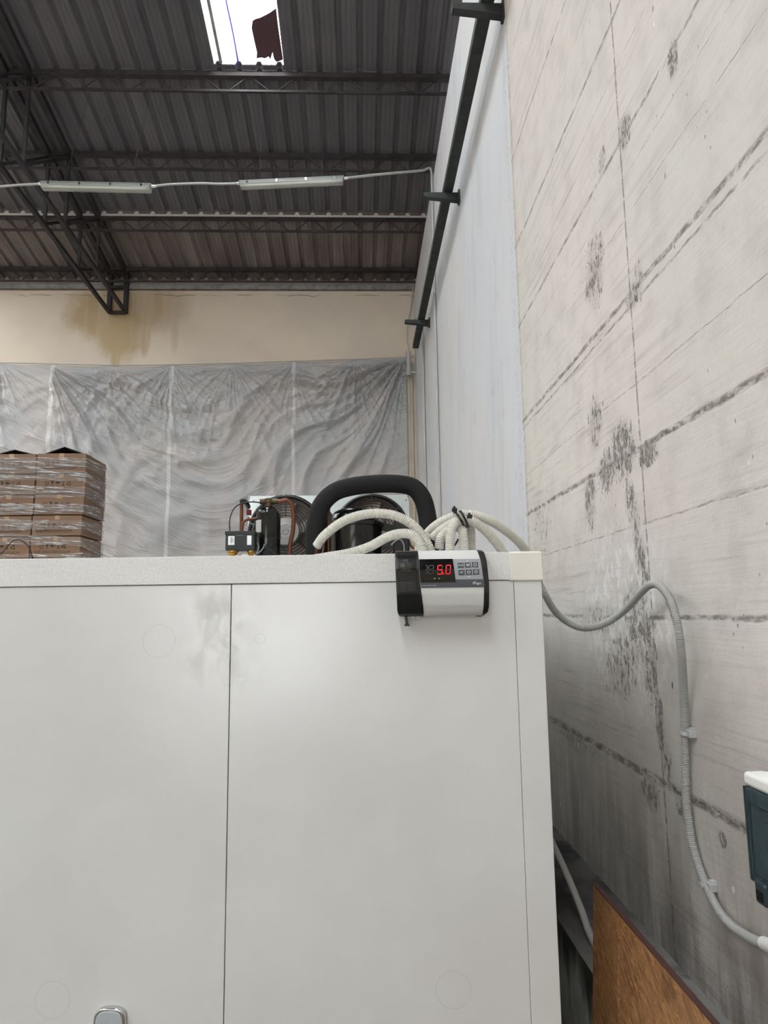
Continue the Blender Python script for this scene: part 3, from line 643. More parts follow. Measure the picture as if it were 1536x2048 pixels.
def carton(label):
    r = thing('carton', label, 'carton', (0, 0, 0), 0, 'brown cartons in the wrapped stack')
    b = MB(); b.box((-CW/2+.003, .002, .003), (CW/2-.003, CD-.002, CH-.003)); b.build('box', M['carton'], r, bevel=.004)
    icon_marks().build('printed_marks', M['ink'], r).location = (0, .002, .105)
    b = MB(); b.box((-.025, .0005, CH-.045), (.025, .003, CH-.002)); b.box((-.025, .002, CH-.004), (.025, CD-.002, CH-.0018)); b.build('tape', plain('clear_brown_tape', srgb(176, 146, 110), .25), r)
    return r
tops = []; c0 = carton('x'); rows = ['topmost', 'second from the top', 'third from the top', 'fourth from the top', 'lowest visible']
for k in range(5):
    for j, side in enumerate(('right-hand', 'left-hand')):
        o = c0 if (k == 0 and j == 0) else dup(c0)
        jx = [0, .004, .0, -.010, -.014][k]+j*.004; jz = 0 if j == 0 else -.004
        o.location = (cx1-CW/2+.0-j*(CW+.012)+jx, YCt+(.0 if k else .0), ztop_-(k+1)*(CH+.004)+jz)
        if k == 0: tops.append(o)
        o['label'] = 'film-wrapped brown carton, %s in the %s column of the stack' % (rows[k], side)
for j, o in enumerate(tops):
    for q in (-1, 1):
        hgt = .085 if j == 0 else .06
        b = MB(); b.prism([(q*(CW/2-.012), CH-.003), (q*.001, CH+hgt), (q*.001, CH+hgt-.008), (q*(CW/2-.05), CH-.003)], .06, .46, 'y'); b.build('flap', M['flap'], o)
zlow = ztop_-5*(CH+.004)-.012
# platform carrying the stack, below the line of sight
b = MB(); b.box((-6.2, YCt-.15, 0), (cx1+.25, YCt+1.3, zlow-.012)); struct(b.build('trim_4', M['beige']))
# stretch film pulled round the stack in loose bands
b = MB(); xl = cx1-2*CW-.04; xr = cx1+.008; yf = YCt-.008; yb = YCt+CD+.008
r = None; nb = 7; zz = np.linspace(ztop_-.02, zlow+.06, nb)
for k in range(nb):
    z0 = zz[k]; hh = .14+.05*random.random(); sl = random.uniform(-.10, .10)
    path = [(xl, yf-.004), (xl+.35, yf-.007), (xl+.7, yf-.006), (xr-.05, yf-.004), (xr+.004, yf+.01), (xr+.006, yf+.3), (xr+.003, yb-.02)]
    vs = []
    for i, (x, y) in enumerate(path):
        t = i/(len(path)-1); zc = min(z0+sl*(t-.5), ztop_-.05)-.06
        for q in (-.5, -.25, 0, .25, .5): vs.append((x, y-.002*k*.3, zc+q*hh*(1-.35*math.sin(t*3.1))))
    n = 5; b.add(vs, [(i*n+j, i*n+j+1, (i+1)*n+j+1, (i+1)*n+j) for i in range(len(path)-1) for j in range(n-1)])
o = b.build('stretch_film', M['film'], smooth=60); so = o.modifiers.new('thick', 'SOLIDIFY'); so.thickness = .0008
tag(o, 'clear stretch film bands wrapped around the stacked brown cartons', 'film')

# ================================================================== COLD ROOM
U0, U1 = -1.75, float(face(1080, 1150)[0]); ZR = 2.212; DP = 2.0
zt0 = float(face(600, 1166)[1]); uS = float(face(463, 1166)[0]); uC = float(face(1029, 1200)[0])
r = thing('cold_room', 'large white panelled cold room filling the foreground', 'cold room', CRO, CRZ)
b = MB(); b.box((U0, .06, 0), (U1, DP, ZR-.002)); b.build('body', M['panel'], r, bevel=.004)
g = .0011
b = MB(); b.box((U0, 0, .02), (uS-g, .06, zt0-.001)); b.build('front_panel', M['panel'], r, bevel=.0015)
b = MB(); b.box((uS+g, 0, .02), (uC-g*.6, .06, zt0-.001)); b.build('front_panel', M['panel'], r, bevel=.0015)
b = MB(); b.box((uS-.004, .012, .02), (uS+.004, .061, zt0)); b.box((uC-.004, .012, .02), (uC+.003, .061, zt0)); b.build('joint_seal', M['seam'], r)
b = MB(); b.box((uC, -.003, .0), (U1+.003, .06, zt0)); b.box((U1, -.003, 0), (U1+.003, .08, zt0)); b.build('corner_post', M['panel'], r, bevel=.002)
b = MB(); b.box((U0, -.004, zt0+.0006), (uC, .003, ZR)); b.box((U0, -.004, ZR-.003), (uC, .08, ZR+.001)); b.box((U0, .0, zt0+.0015), (U1, .06, ZR-.003)); b.build('top_trim', M['trim'], r, bevel=.0015)
b = MB(); b.box((U0, .002, zt0-.002), (U1, .058, zt0+.002)); b.build('trim_shadow_gap', M['seam'], r)
ca = face(1018, 1163); cb = face(1080, 1104)
b = MB(); b.box((ca[0], -.009, ca[1]), (U1+.008, .07, cb[1]+.002)); b.build('corner_cap', M['cap'], r, bevel=.006, seg=3)
# door handle, its foot outside the frame
hu, hz = face(224, 2010); w = .041
out = [(hu+(w-.004*math.sin(a))*math.copysign(abs(math.cos(a))**.55, math.cos(a)), hz-.030+.030*math.sin(a)**.75) for a in np.linspace(0, math.pi, 25)]
out = [(hu+w, hz-.30)]+out+[(hu-w, hz-.30)]
b = MB(); b.prism(out, -.017, -.002, 'y'); h = b.build('door_handle', M['chrome'], r, bevel=.004, seg=3)
inn = [(hu+(x-hu)*.86, hz-.006+(z-hz)*.98) for x, z in out]
b = MB(); b.prism(inn, -.019, -.014, 'y'); b.build('grip_plate', M['hgrey'], h, bevel=.002)

# ================================================================== CONTROLLER
kz0 = 2.036; ku0, kz1 = face(789, 1101, .05); ku1 = face(974, 1180, .05)[0]; kz0 = face(880, 1232, .03)[1]
KW, KH = ku1-ku0, kz1-kz0
pw = lambda u, z=0: (ku0+u, 0, kz0+z)
k = thing('temperature_controller', 'grey and black digital temperature controller showing 5.0 on the cold room', 'controller', CRO+Matrix.Rotation(CRZ, 3, 'Z') @ Vector((ku0, -.005, kz0)), CRZ)
SU, SZ = KW/.263, KH/.188
PF = [(.000, -.052), (.010, -.066), (.030, -.076), (.060, -.083), (.095, -.085), (.130, -.081), (.160, -.071), (.176, -.060), (.185, -.044), (.188, -.025)]
pz = np.array([p[0] for p in PF])*SZ; py_ = np.array([p[1] for p in PF])
def fy(z): return float(np.interp(z, pz, py_))
def shell(u0f, u1f, grow=0.0, n=40, nuu=6):
    """solid following the front profile between two edge curves"""
    zs = np.linspace(0, KH, n); mb = MB(); vs = []
    for z in zs:
        a, c = u0f(z), u1f(z)
        for i in range(nuu): vs.append((a+(c-a)*i/(nuu-1), fy(z)-grow, z))
    o = len(vs)
    for z in zs:
        a, c = u0f(z), u1f(z)
        for i in range(nuu): vs.append((a+(c-a)*i/(nuu-1), 0.0, z))
    fs = []
    for j in range(n-1):
        for i in range(nuu-1):
            q = j*nuu+i; fs += [(q, q+1, q+nuu+1, q+nuu), (o+q, o+q+nuu, o+q+nuu+1, o+q+1)]
        fs += [(j*nuu, (j+1)*nuu, o+(j+1)*nuu, o+j*nuu), (j*nuu+nuu-1, o+j*nuu+nuu-1, o+(j+1)*nuu+nuu-1, (j+1)*nuu+nuu-1)]
    for j in (0, n-1):
        for i in range(nuu-1): fs.append((j*nuu+i, o+j*nuu+i, o+j*nuu+i+1, j*nuu+i+1))
    mb.add(vs, fs); return mb
def cx(px): return (px-112)*.263/833*SU
def czz(py): return KH-(py-95)*(.188*SZ)/575
LE = lambda z: np.interp(z, [0, czz(600), czz(450), czz(280), KH], [cx(366), cx(362), cx(342), cx(328), cx(328)])
RE = lambda z: np.interp(z, [0, czz(600), czz(400), czz(200), KH], [cx(888), cx(896), cx(902), cx(882), cx(862)])
RO = lambda z: np.interp(z, [0, czz(640), czz(600), czz(400), czz(200), czz(120), KH], [cx(905), cx(935), cx(943), cx(946), cx(936), cx(922), cx(900)])
LO = lambda z: np.interp(z, [0, czz(650), czz(620), czz(140), czz(110), KH], [cx(150), cx(136), cx(128), cx(114), cx(116), cx(122)])
shell(lambda z: LE(z)-.004, lambda z: RE(z)+.004).build('housing', M['cgrey'], k, smooth=40)
d = shell(LO, LE, .004).build('left_cover', M['cbezel'], k, bevel=.003, smooth=None)
shell(RE, RO, .004).build('end_cap', M['cbezel'], k, bevel=.003)
def patch(u0, u1, z0, z1, lift, th=.0006, nz=10, mb=None, skew=0.0):
    mb = mb or MB(); vs = []; zs = np.linspace(z0, z1, nz)
    f0 = u0 if callable(u0) else (lambda z: u0); f1 = u1 if callable(u1) else (lambda z: u1)
    for t in (lift+th, lift):
        for z in zs:
            s = skew*(z-z0); vs += [(f0(z)+s, fy(z)-t, z), (f1(z)+s, fy(z)-t, z)]
    n2 = nz*2; fs = []
    for j in range(nz-1):
        q = 2*j; fs += [(q, q+1, q+3, q+2), (n2+q, n2+q+2, n2+q+3, n2+q+1), (q, q+2, n2+q+2, n2+q), (q+1, n2+q+1, n2+q+3, q+3)]
    fs += [(0, n2, n2+1, 1), (n2-2, n2-1, 2*n2-1, 2*n2-2)]
    mb.add(vs, fs); return mb
# left cover details: raised window door with latch recess
patch(lambda z: LO(z)+.006, lambda z: LE(z)-.007, czz(630), czz(145), .0045, .0022, 30).build('window_door', M['cdoor'], d, bevel=.0008)
patch(cx(150), lambda z: LE(z)-.013, czz(460), czz(318), .007, .001, 12).build('inner_frame', M['cbezel'], d, bevel=.0005)
patch(cx(178), cx(212), czz(450), czz(400), .0085, .003, 6).build('door_latch', M['blackp'], d, bevel=.001)
b = patch(cx(185), cx(232), czz(203), czz(180), .0068, .0004, 4); b.build('pictogram', plain('dark_relief', srgb(40, 40, 38), .5), d)
b = MB()
for i, y in enumerate((212, 222, 232, 242, 252, 268, 280)): patch(cx(205 if i < 5 else 160), cx(262), czz(y+3), czz(y), .0068, .0003, 2, b)
patch(cx(160), cx(198), czz(252), czz(216), .0068, .0003, 4, b); b.build('warning_print', plain('olive_print', srgb(66, 62, 40), .5), d)
# face films, display and keys
scr = lambda z: np.interp(z, [czz(385), czz(180)], [cx(652), cx(633)])
patch(scr, lambda z: RE(z)-.0006, czz(362), czz(185), .0004).build('key_film', M['cmid'], k)
patch(lambda z: LE(z)+.001, lambda z: RE(z)-.0006, czz(430), czz(362), .0004).build('lower_film', M['cdark'], k)
s_ = patch(lambda z: LE(z)+.0008, scr, czz(384), czz(182), .0012, .001, 14).build('display', M['cscreen'], k)
def seg7(mb, px0, px1, py0, py1, segs, w, skew=.10, lift=.0024):
    zt, zb_ = czz(py0), czz(py1); zm = (zt+zb_)/2; u0, u1 = cx(px0), cx(px1); sk = lambda z: skew*(z-zb_)
    H_ = lambda z: patch(lambda q: u0+sk(q)+w*.25, lambda q: u1+sk(q)-w*.25, z-w/2, z+w/2, lift, .0004, 3, mb)
    V_ = lambda u, za, zc: patch(lambda q: u+sk(q)-w/2, lambda q: u+sk(q)+w/2, za+w*.35, zc-w*.35, lift, .0004, 5, mb)
    if 'a' in segs: H_(zt)
    if 'g' in segs: H_(zm)
    if 'd' in segs: H_(zb_)
    if 'f' in segs: V_(u0, zm, zt)
    if 'b' in segs: V_(u1, zm, zt)
    if 'e' in segs: V_(u0, zb_, zm)
    if 'c' in segs: V_(u1, zb_, zm)
b = MB(); seg7(b, 412, 452, 238, 308, 'abcdefg', .0030); seg7(b, 376, 398, 238, 308, 'abcdg', .0030); seg7(b, 490, 530, 238, 314, 'be', .0028, lift=.0022); seg7(b, 566, 604, 238, 310, 'g', .0026); b.build('unlit_digits', M['dim'], s_)
b = MB(); seg7(b, 490, 530, 238, 314, 'afgcd', .0026); seg7(b, 566, 604, 238, 312, 'abcdef', .0024); patch(cx(537), cx(549), czz(318), czz(306), .0024, .0004, 3, b); b.build('lit_digits', M['lit'], s_)
for px in (465, 504):
    patch(cx(px-7), cx(px+7), czz(358), czz(346), .0024, .0004, 3).build('indicator', M['led'], s_)
for px in (388, 430):
    patch(cx(px-6), cx(px+6), czz(357), czz(347), .0024, .0003, 3).build('indicator', M['dim'], s_)
def ontext(mb, s, px, py, size, lift, stretch=1.0):
    v, f = text2d(s, size); mb.add([(cx(px)+x*stretch, fy(czz(py)+z)-lift, czz(py)+z) for x, z, _ in v], f)
keys = [(703, 240, 'AUX'), (766, 238, 'DEFROST'), (831, 236, 'POWER'), (706, 303, 'SET'), (771, 301, 'UP'), (836, 299, 'LIGHT')]
def ring_icon(mb, px, py, R, w, lift, a0=0, a1=2*math.pi, n=20):
    q = np.linspace(a0, a1, n); vs = []
    for a in q:
        for rr in (R-w/2, R+w/2):
            z = czz(py)+rr*math.sin(a); vs.append((cx(px)+rr*math.cos(a), fy(z)-lift, z))
    mb.add(vs, [(2*i, 2*i+1, 2*i+3, 2*i+2) for i in range(n-1)])
def stroke(mb, px, py, pts, w, lift):
    for (a, c), (e, g_) in zip(pts, pts[1:]):
        L = math.hypot(e-a, g_-c); nx, nz = -(g_-c)/L*w/2, (e-a)/L*w/2; vs = []
        for (x, z) in ((a+nx, c+nz), (a-nx, c-nz), (e-nx, g_-nz), (e+nx, g_+nz)): zz_ = czz(py)+z; vs.append((cx(px)+x, fy(zz_)-lift, zz_))
        mb.add(vs, [(0, 1, 2, 3)])
for px, py, nm in keys:
    kb = patch(cx(px-27), cx(px+27), czz(py+22), czz(py-22), .0010, .0016, 5).build('key', M['cbtn'], k, bevel=.0006)
    b = MB(); lf = .0031; q = .001
    if nm in ('AUX', 'SET'): ontext(b, nm, px, py, .0068, lf)
    elif nm == 'DEFROST':
        for a in range(3): stroke(b, px, py, [(-.0042*math.cos(a*1.047)-.001, -.0042*math.sin(a*1.047)), (.0042*math.cos(a*1.047)-.001, .0042*math.sin(a*1.047))], .0009, lf)
        stroke(b, px, py, [(.0046, .0045), (.0046, -.0045)], .0010, lf)
    elif nm == 'POWER': ring_icon(b, px, py, .0040, .0010, lf, math.pi*.68, math.pi*2.32); stroke(b, px, py, [(0, .0012), (0, .0054)], .0010, lf)
    elif nm == 'UP': stroke(b, px, py, [(math.cos(math.pi/2+i*math.pi/5)*(.0052 if i % 2 == 0 else .0026), math.sin(math.pi/2+i*math.pi/5)*(.0052 if i % 2 == 0 else .0026)) for i in range(11)], .0009, lf)
    else:
        ring_icon(b, px, py, .0030, .0010, lf)
        for i in range(8): stroke(b, px, py, [(.0042*math.cos(i*.785), .0042*math.sin(i*.785)), (.0056*math.cos(i*.785), .0056*math.sin(i*.785))], .0008, lf)
    b.build('key_symbol', M['inkw'], kb)
for q in ((764, 203), (772, 338)):
    b = MB(); stroke(b, q[0], q[1], [(-.0025, 0), (.0025, 0)], .0012, .0014); b.build('film_mark', M['inkw'], k)
b = MB(); ontext(b, 'Pego', 841, 396, .0092, .0014, 1.2)
pts = [(-.0070+.0100*(1-math.cos(a)), -.0060+.0092*math.sin(a)) for a in np.linspace(.15, 1.45, 9)]
stroke(b, 826, 390, pts, .0008, .0014); b.build('logo', M['inkw'], k)
b = MB()
for a, c in ((-26, -15), (-13, -3), (-1, 12), (14, 26)): stroke(b, 398, 410, [(a*.00095, 0), (c*.00095, 0)], .0016, .0014)
b.build('small_print', plain('faint_print', srgb(150, 152, 154), .5), k)
b = MB(); ontext(b, 'ECP200 EXPERT', 730, 588, .0062, .0007, 1.35); b.build('embossed_print', plain('embossed_grey', srgb(186, 186, 183), .5), k)
# glands and a dangling cap below
b = MB(); b.box((cx(245), -.05, -.008), (cx(288), -.02, .004)); b.box((cx(296), -.05, -.008), (cx(338), -.02, .004)); b.build('hinge_tab', M['wire'], k, bevel=.001)
b = MB(); b.box((cx(845), -.05, -.003), (cx(890), -.02, .004)); b.build('foot_tab', M['blackp'], k, bevel=.001)
b = MB(); b.prism([(cx(190), .004), (cx(216), .004), (cx(228), -.020), (cx(237), -.022), (cx(237), -.026), (cx(192), -.026), (cx(192), -.021), (cx(202), -.019)], -.04, -.028, 'y'); b.build('hanging_plug', M['blackp'], k, bevel=.001)

# ================================================================== CONDENSING UNIT ON THE ROOF OF THE COLD ROOM
ZU = ZR+.004; YP_ = 2.86
pa = aty(498, 993, YP_); pb = aty(817, 992, YP_); x0, x1 = pa[0], pb[0]; zt_ = pa[2]
f1 = aty(572, 1064, YP_); f2 = aty(744, 1062, YP_); FR = .150
u = thing('condensing_unit', 'black and galvanised condensing unit on top of the cold room', 'condensing unit', ((x0+x1)/2, YP_, ZU)); UO = np.array(u.location)
L = lambda p: tuple(np.array(p, float)-UO)
def LP(px, py, y): return L(aty(px, py, y))
b = MB(); b.box(L((x0-.06, 2.28, ZU)), L((x1+.02, YP_+.2, ZU+.012))); b.build('base_plate', M['galv'], u, bevel=.002)
# plate with two round openings: rect split in two halves, each a ring between circle and rectangle
def holed(mb, cx_, cz_, R, xa, xb, za, zb__, y, th, n=64):
    ang = [2*math.pi*i/n for i in range(n)]; inn = [(cx_+R*math.cos(a), cz_+R*math.sin(a)) for a in ang]; outp = []
    for a in ang:
        dx, dz = math.cos(a), math.sin(a)
        t = min(((xb-cx_)/dx if dx > 1e-9 else (xa-cx_)/dx if dx < -1e-9 else 1e9), ((zb__-cz_)/dz if dz > 1e-9 else (za-cz_)/dz if dz < -1e-9 else 1e9))
        outp.append((cx_+dx*t, cz_+dz*t))
    for yy in (y, y+th):
        mb.add([L((p[0], yy, p[1])) for p in inn]+[L((p[0], yy, p[1])) for p in outp], [(i, (i+1) % n, n+(i+1) % n, n+i) for i in range(n)])
    mb.add([L((p[0], yy, p[1])) for yy in (y, y+th) for p in inn], [(i, (i+1) % n, n+(i+1) % n, n+i) for i in range(n)])
xm = (f1[0]+f2[0])/2; b = MB(); zf = ZU+.012
FR = min(FR, f1[2]-zf-.004)
holed(b, f1[0], f1[2], FR, x0, xm, zf, zt_, YP_, .004); holed(b, f2[0], f2[2], FR, xm, x1, zf, zt_, YP_, .004)
b.box(L((x0, YP_, zt_)), L((x1, YP_+.12, zt_+.002))); b.box(L((x0-.002, YP_, zf)), L((x0, YP_+.12, zt_))); b.box(L((x1, YP_, zf)), L((x1+.002, YP_+.12, zt_)))
pl = b.build('fan_plate', M['galv'], u)
b = MB()
for x in (x0+.02, x1-.01):
    for z in (zt_-.02, zt_-.09): b.lathe([(.004, -.003), (.004, .0)], L((x, YP_, z)), 'y', 8)
b.lathe([(.004, -.003), (.004, .0)], L((xm, YP_, zt_-.02)), 'y', 8); b.build('rivet', M['motor'], pl)
b = MB(); b.box(L((x0+.01, YP_+.065, zf)), L((x1-.01, YP_+.15, zt_-.004))); b.build('condenser_coil', M['coil'], u)
for fi, fc in enumerate((f1, f2)):
    c = L((fc[0], YP_, fc[2]))
    b = MB(); b.torus(c, FR, .008, 'y', 48, 8)
    R = FR-.012; q = 0
    while R > .060: b.torus((c[0], c[1]-.010-.012*(1-(R/FR)), c[2]), R, .0020, 'y', 40, 6); R -= .0118
    for a in (math.pi/2, -math.pi/2, math.pi*.22, math.pi*.78, -math.pi*.22, -math.pi*.78):
        for da in ((-.03, .03) if abs(abs(a)-math.pi/2) > .1 else (0,)):
            aa = a+da; b.tube([(c[0]+.04*math.cos(aa), c[1]-.024, c[2]+.04*math.sin(aa)), (c[0]+.10*math.cos(aa), c[1]-.015, c[2]+.10*math.sin(aa)), (c[0]+(FR+.008)*math.cos(aa), c[1]-.004, c[2]+(FR+.008)*math.sin(aa))], .0024, 6)
    g_ = b.build('fan_guard', M['gwire'], u, smooth=60)
    b = MB(); b.lathe([(.002, -.034), (.012, -.036), (.014, -.033), (.026, -.033), (.028, -.035), (.032, -.033), (.055, -.032), (.058, -.026), (.058, .05), (.02, .052)], c, 'y', 36); b.build('fan_motor', M['motor'], u, smooth=35)
    b = MB()
    for kk in range(5):
        a = kk*2*math.pi/5+.3
        P = [(c[0]+rr*math.cos(a+da), c[1]+yo, c[2]+rr*math.sin(a+da)) for rr, da, yo in ((.045, -.3, .012), (FR-.02, -.30, .016), (FR-.02, .30, .045), (.045, .3, .04))]
        P2 = [(p[0], p[1]+.003, p[2]) for p in P]; b.add(P+P2, [(0,1,2,3), (7,6,5,4), (0,4,5,1), (1,5,6,2), (2,6,7,3), (3,7,4,0)])
    b.build('fan_blades', M['coil'], u)
# compressor
yc = 2.58; cc_ = aty(712, 1050, yc); rc = (aty(765, 1050, yc)[0]-aty(660, 1050, yc)[0])/2; zf_ = cc_[2]; c = (cc_[0], yc)
ztc = aty(712, 1017, yc-.0)[2]; b = MB()
h = ztc-zf_
b.lathe([(rc*.80, zf-.0), (rc*.97, zf+.02), (rc, zf+.05), (rc, zf_-.010), (rc*1.06, zf_-.008), (rc*1.06, zf_+.006), (rc*.99, zf_+.010), (rc*.96, zf_+h*.45), (rc*.84, zf_+h*.75), (rc*.60, zf_+h*.93), (rc*.30, zf_+h*1.0), (.004, zf_+h)], L((c[0], c[1], 0)), 'z', 48)
cp = b.build('compressor', M['black'], u, smooth=35)
b = MB()
for i in range(10):
    for j in range(2): pass
b.add([L((c[0]+(rc+.0012)*math.sin(a), c[1]-(rc+.0012)*math.cos(a), z)) for a in np.linspace(-.30, .12, 8) for z in (zf+.015, zf+.055)], [(2*i, 2*i+1, 2*i+3, 2*i+2) for i in range(7)])
b.build('rating_label', M['slate'], cp)
ta = aty(787, 1041, yc-.02); tb = aty(818, 1106, yc-.02)
b = MB(); b.box(L((ta[0], yc-.06, zf)), L((tb[0], yc+.05, ta[2]))); b.build('terminal_box', M['blackp'], u, bevel=.006)
b = MB(); b.bar(LP(762, 1052, yc), LP(790, 1060, yc), .02, .03); b.bar(LP(762, 1082, yc), LP(790, 1086, yc), .02, .05); b.build('terminal_neck', M['blackp'], u, bevel=.003)
wire('terminal_wire', [LP(783, 1090, yc-.08), LP(790, 1082, yc-.09), LP(800, 1078, yc-.09), LP(808, 1090, yc-.085), LP(808, 1106, yc-.07)], .003, M['motor'], u)
wire('terminal_wire', [LP(818, 1082, yc), LP(822, 1092, yc-.03), LP(833, 1101, yc-.05), LP(838, 1107, yc-.05)], .004, M['redbrown'], u)
# small accumulator beside the insulated pipe
a_ = aty(650, 1060, 2.70); b = MB(); b.lathe([(.028, zf), (.03, zf+.01), (.03, aty(650, 1030, 2.7)[2]), (.02, aty(650, 1022, 2.7)[2]), (.006, aty(650, 1019, 2.7)[2])], L((a_[0], 2.70, 0)), 'z', 24); b.build('accumulator', M['black'], u, smooth=40)
wire('service_pipe', [LP(657, 1108, 2.52), LP(657, 1060, 2.52), LP(658, 1030, 2.52), LP(659, 1012, 2.52)], .0035, M['copper'], u)
b = MB(); c = aty(659.5, 1012, 2.52); b.lathe([(.004, -.008), (.005, .0), (.004, .006), (.0055, .008), (.0055, .018), (.003, .02)], L(c), 'z', 10); b.build('service_valve', M['brass'], u)
wire('service_pipe', [LP(646, 1108, 2.5), LP(647, 1075, 2.5), LP(646, 1055, 2.5), LP(645, 1042, 2.5)], .005, M['copper'], u)
b = MB(); c = aty(645, 1044, 2.5); b.lathe([(.005, -.01), (.0075, 0), (.007, .01), (.002, .015)], L(c), 'z', 12); b.build('pipe_stub', M['copper'], u, smooth=50)
# liquid receiver
yr = 2.44; ra = aty(512, 1060, yr); rb = aty(561, 1060, yr); rr = (rb[0]-ra[0])/2; rx = (ra[0]+rb[0])/2; zs_ = aty(536, 1026, yr)[2]; zt2 = aty(536, 1013, yr)[2]; zr2 = aty(536, 1075, yr)[2]
b = MB(); b.lathe([(rr*.7, zf), (rr, zf+.02), (rr, zr2-.004), (rr*1.03, zr2-.003), (rr*1.03, zr2+.002), (rr, zr2+.003), (rr, zr2+.007), (rr*1.03, zr2+.008), (rr*1.03, zr2+.013), (rr, zr2+.014), (rr, zs_-.006), (rr*.95, zs_+.004), (rr*.75, zs_+.014), (rr*.35, zt2), (.004, zt2+.001)], L((rx, yr, 0)), 'z', 40)
rv = b.build('liquid_receiver', M['black'], u, smooth=35)
la = aty(517, 1040, yr); b = MB(); b.add([L((rx+(rr+.001)*math.sin(a), yr-(rr+.001)*math.cos(a), z)) for a in np.linspace(-1.25, -.45, 8) for z in (aty(517, 1064, yr-rr)[2], aty(517, 1039, yr-rr)[2])], [(2*i, 2*i+1, 2*i+3, 2*i+2) for i in range(7)]); b.build('receiver_label', M['wire'], rv)
b = MB(); c = (rx, yr, zt2); b.lathe([(.012, -.004), (.012, .012), (.016, .013), (.016, .026), (.009, .03)], L(c), 'z', 10); b.tube([L((rx-.03, yr, zt2+.018)), L((rx+.034, yr, zt2+.018))], .0105, 10); b.build('receiver_valve', plain('dark_brass', srgb(84, 70, 48), .4, .7), u, smooth=35)
wire('copper_pipe', [L((rx+.030, yr, zt2+.018)), LP(560, 1003, yr), LP(573, 1000, yr), LP(583, 1008, yr), LP(587, 1030, yr), LP(586, 1060, yr), LP(580, 1090, yr), LP(579, 1110, yr)], .0075, M['copper'], u, n=12)
wire('copper_pipe', [LP(483, 1064, yr), LP(483, 1030, yr), LP(483, 1008, yr)], .0065, M['copper'], u, n=12)
wire('copper_pipe', [LP(484, 1066, yr-.01), LP(486, 1046, yr-.01), LP(492, 1040, yr-.005), LP(512, 1037, yr)], .0045, M['copper'], u, n=10)
wire('black_elbow', [LP(483, 1004, yr), LP(489, 1003, yr+.01), LP(494, 1009, yr+.03), LP(496, 1014, yr+.05)], .0095, M['black'], u, n=12)
b = MB(); c = aty(498, 1025, yr+.08); b.box(L(c-np.array([.008, .01, .010])), L(c+np.array([.008, .01, .010]))); b.build('red_plug', M['red'], u, bevel=.002)
wire('black_wire', [LP(497, 1035, yr+.08), LP(502, 1047, yr+.05), LP(509, 1050, yr+.02), LP(506, 1062, yr), LP(504, 1075, yr)], .0035, M['tie'], u)
# dual pressure switch
ys = 2.34; qa = aty(451, 1064, ys); qb = aty(509, 1100, ys)
b = MB(); b.box(L((qa[0], ys, qb[2])), L((qb[0], ys+.055, qa[2]))); pb_ = b.build('pressure_switch', M['slate'], u, bevel=.003)
b = MB(); b.box(L((qa[0]-.002, ys-.002, qa[2]-.010)), L((qb[0]+.002, ys+.058, qa[2]+.003))); b.build('switch_lid', M['slate'], pb_, bevel=.002)
b = MB(); b.box(LP(456, 1090, ys-.001), L(np.array(aty(469, 1072, ys-.001))+np.array([0, .0008, 0]))); b.build('switch_label', M['label'], pb_)
b = MB(); b.box(LP(494, 1090, ys-.001), L(np.array(aty(503, 1071, ys-.001))+np.array([0, .0008, 0]))); b.build('switch_label', M['label'], pb_)
b = MB(); b.box(LP(461.5, 1086, ys-.002), L(np.array(aty(463, 1074, ys-.002))+np.array([0, .0004, 0]))); b.box(LP(465, 1085, ys-.002), L(np.array(aty(466, 1075, ys-.002))+np.array([0, .0004, 0]))); b.build('label_print', M['ink'], pb_)
b = MB(); b.box(LP(472, 1072, ys-.001), L(np.array(aty(487, 1068, ys-.001))+np.array([0, .0008, 0]))); b.build('name_strip', M['cdark'], pb_)
for px, sc in ((466, 1.25), (502, .9)):
    c = aty(px, 1100, ys+.025); b = MB(); b.lathe([(.016*sc, 0), (.016*sc, -.008), (.011*sc, -.012), (.012*sc, -.018), (.006, -.020)], L(c), 'z', 20); b.build('pressure_bellows', M['brass'], u, smooth=35)
wire('capillary_tube', [LP(460, 1064, ys+.02), LP(459, 1045, ys+.02), LP(463, 1026, ys+.03), LP(473, 1012, ys+.06), LP(490, 1005, yr-.02), LP(508, 1004, yr-.02), LP(524, 1006, yr)], .0022, M['blackp'], u)
wire('capillary_tube', [LP(515, 1085, yr-.07), LP(518, 1096, yr-.07), LP(512, 1108, yr-.07)], .0022, M['motor'], u)
wire('capillary_tube', [LP(529, 1088, yr-.07), LP(524, 1100, yr-.07), LP(510, 1110, yr-.07)], .0022, M['motor'], u)
wire('capillary_tube', [LP(531, 1090, yr-.07), LP(545, 1104, yr-.07), LP(556, 1110, yr-.07)], .0022, M['black'], u)
b = MB(); b.prism([(-.028, 0), (.045, 0), (.03, .02), (.012, .025), (0, .012), (-.01, .022)], -.004, .004, 'y'); o = b.build('mounting_bracket', M['label'], u); o.location = L((aty(480, 1100, ys+.02)[0], ys+.02, ZU+.012))

# insulated suction pipe arching over the unit
ya = 2.50
pts = [aty(629, 1150, ya), aty(630, 1108, ya), aty(629, 1085, ya), aty(631, 1050, ya), aty(642, 1012, ya), aty(668, 985, ya), aty(705, 973, ya), aty(750, 968, ya), aty(795, 968, ya), aty(826, 975, ya), aty(845, 997, ya), aty(854, 1030, ya), aty(858, 1065, ya), aty(862, 1108, ya)]
pts[0] = np.array([pts[1][0], ya, ZU+.012]); pts[-1] = np.array([pts[-1][0], ya, ZU]); pts = [pts[0]]+pts[2:]
b = MB(); b.tube(spline(pts, .008), .0335, 24); tag(b.build('insulated_pipe', M['rubber'], smooth=60), 'thick black insulated pipe arching over the condensing unit', 'pipe')

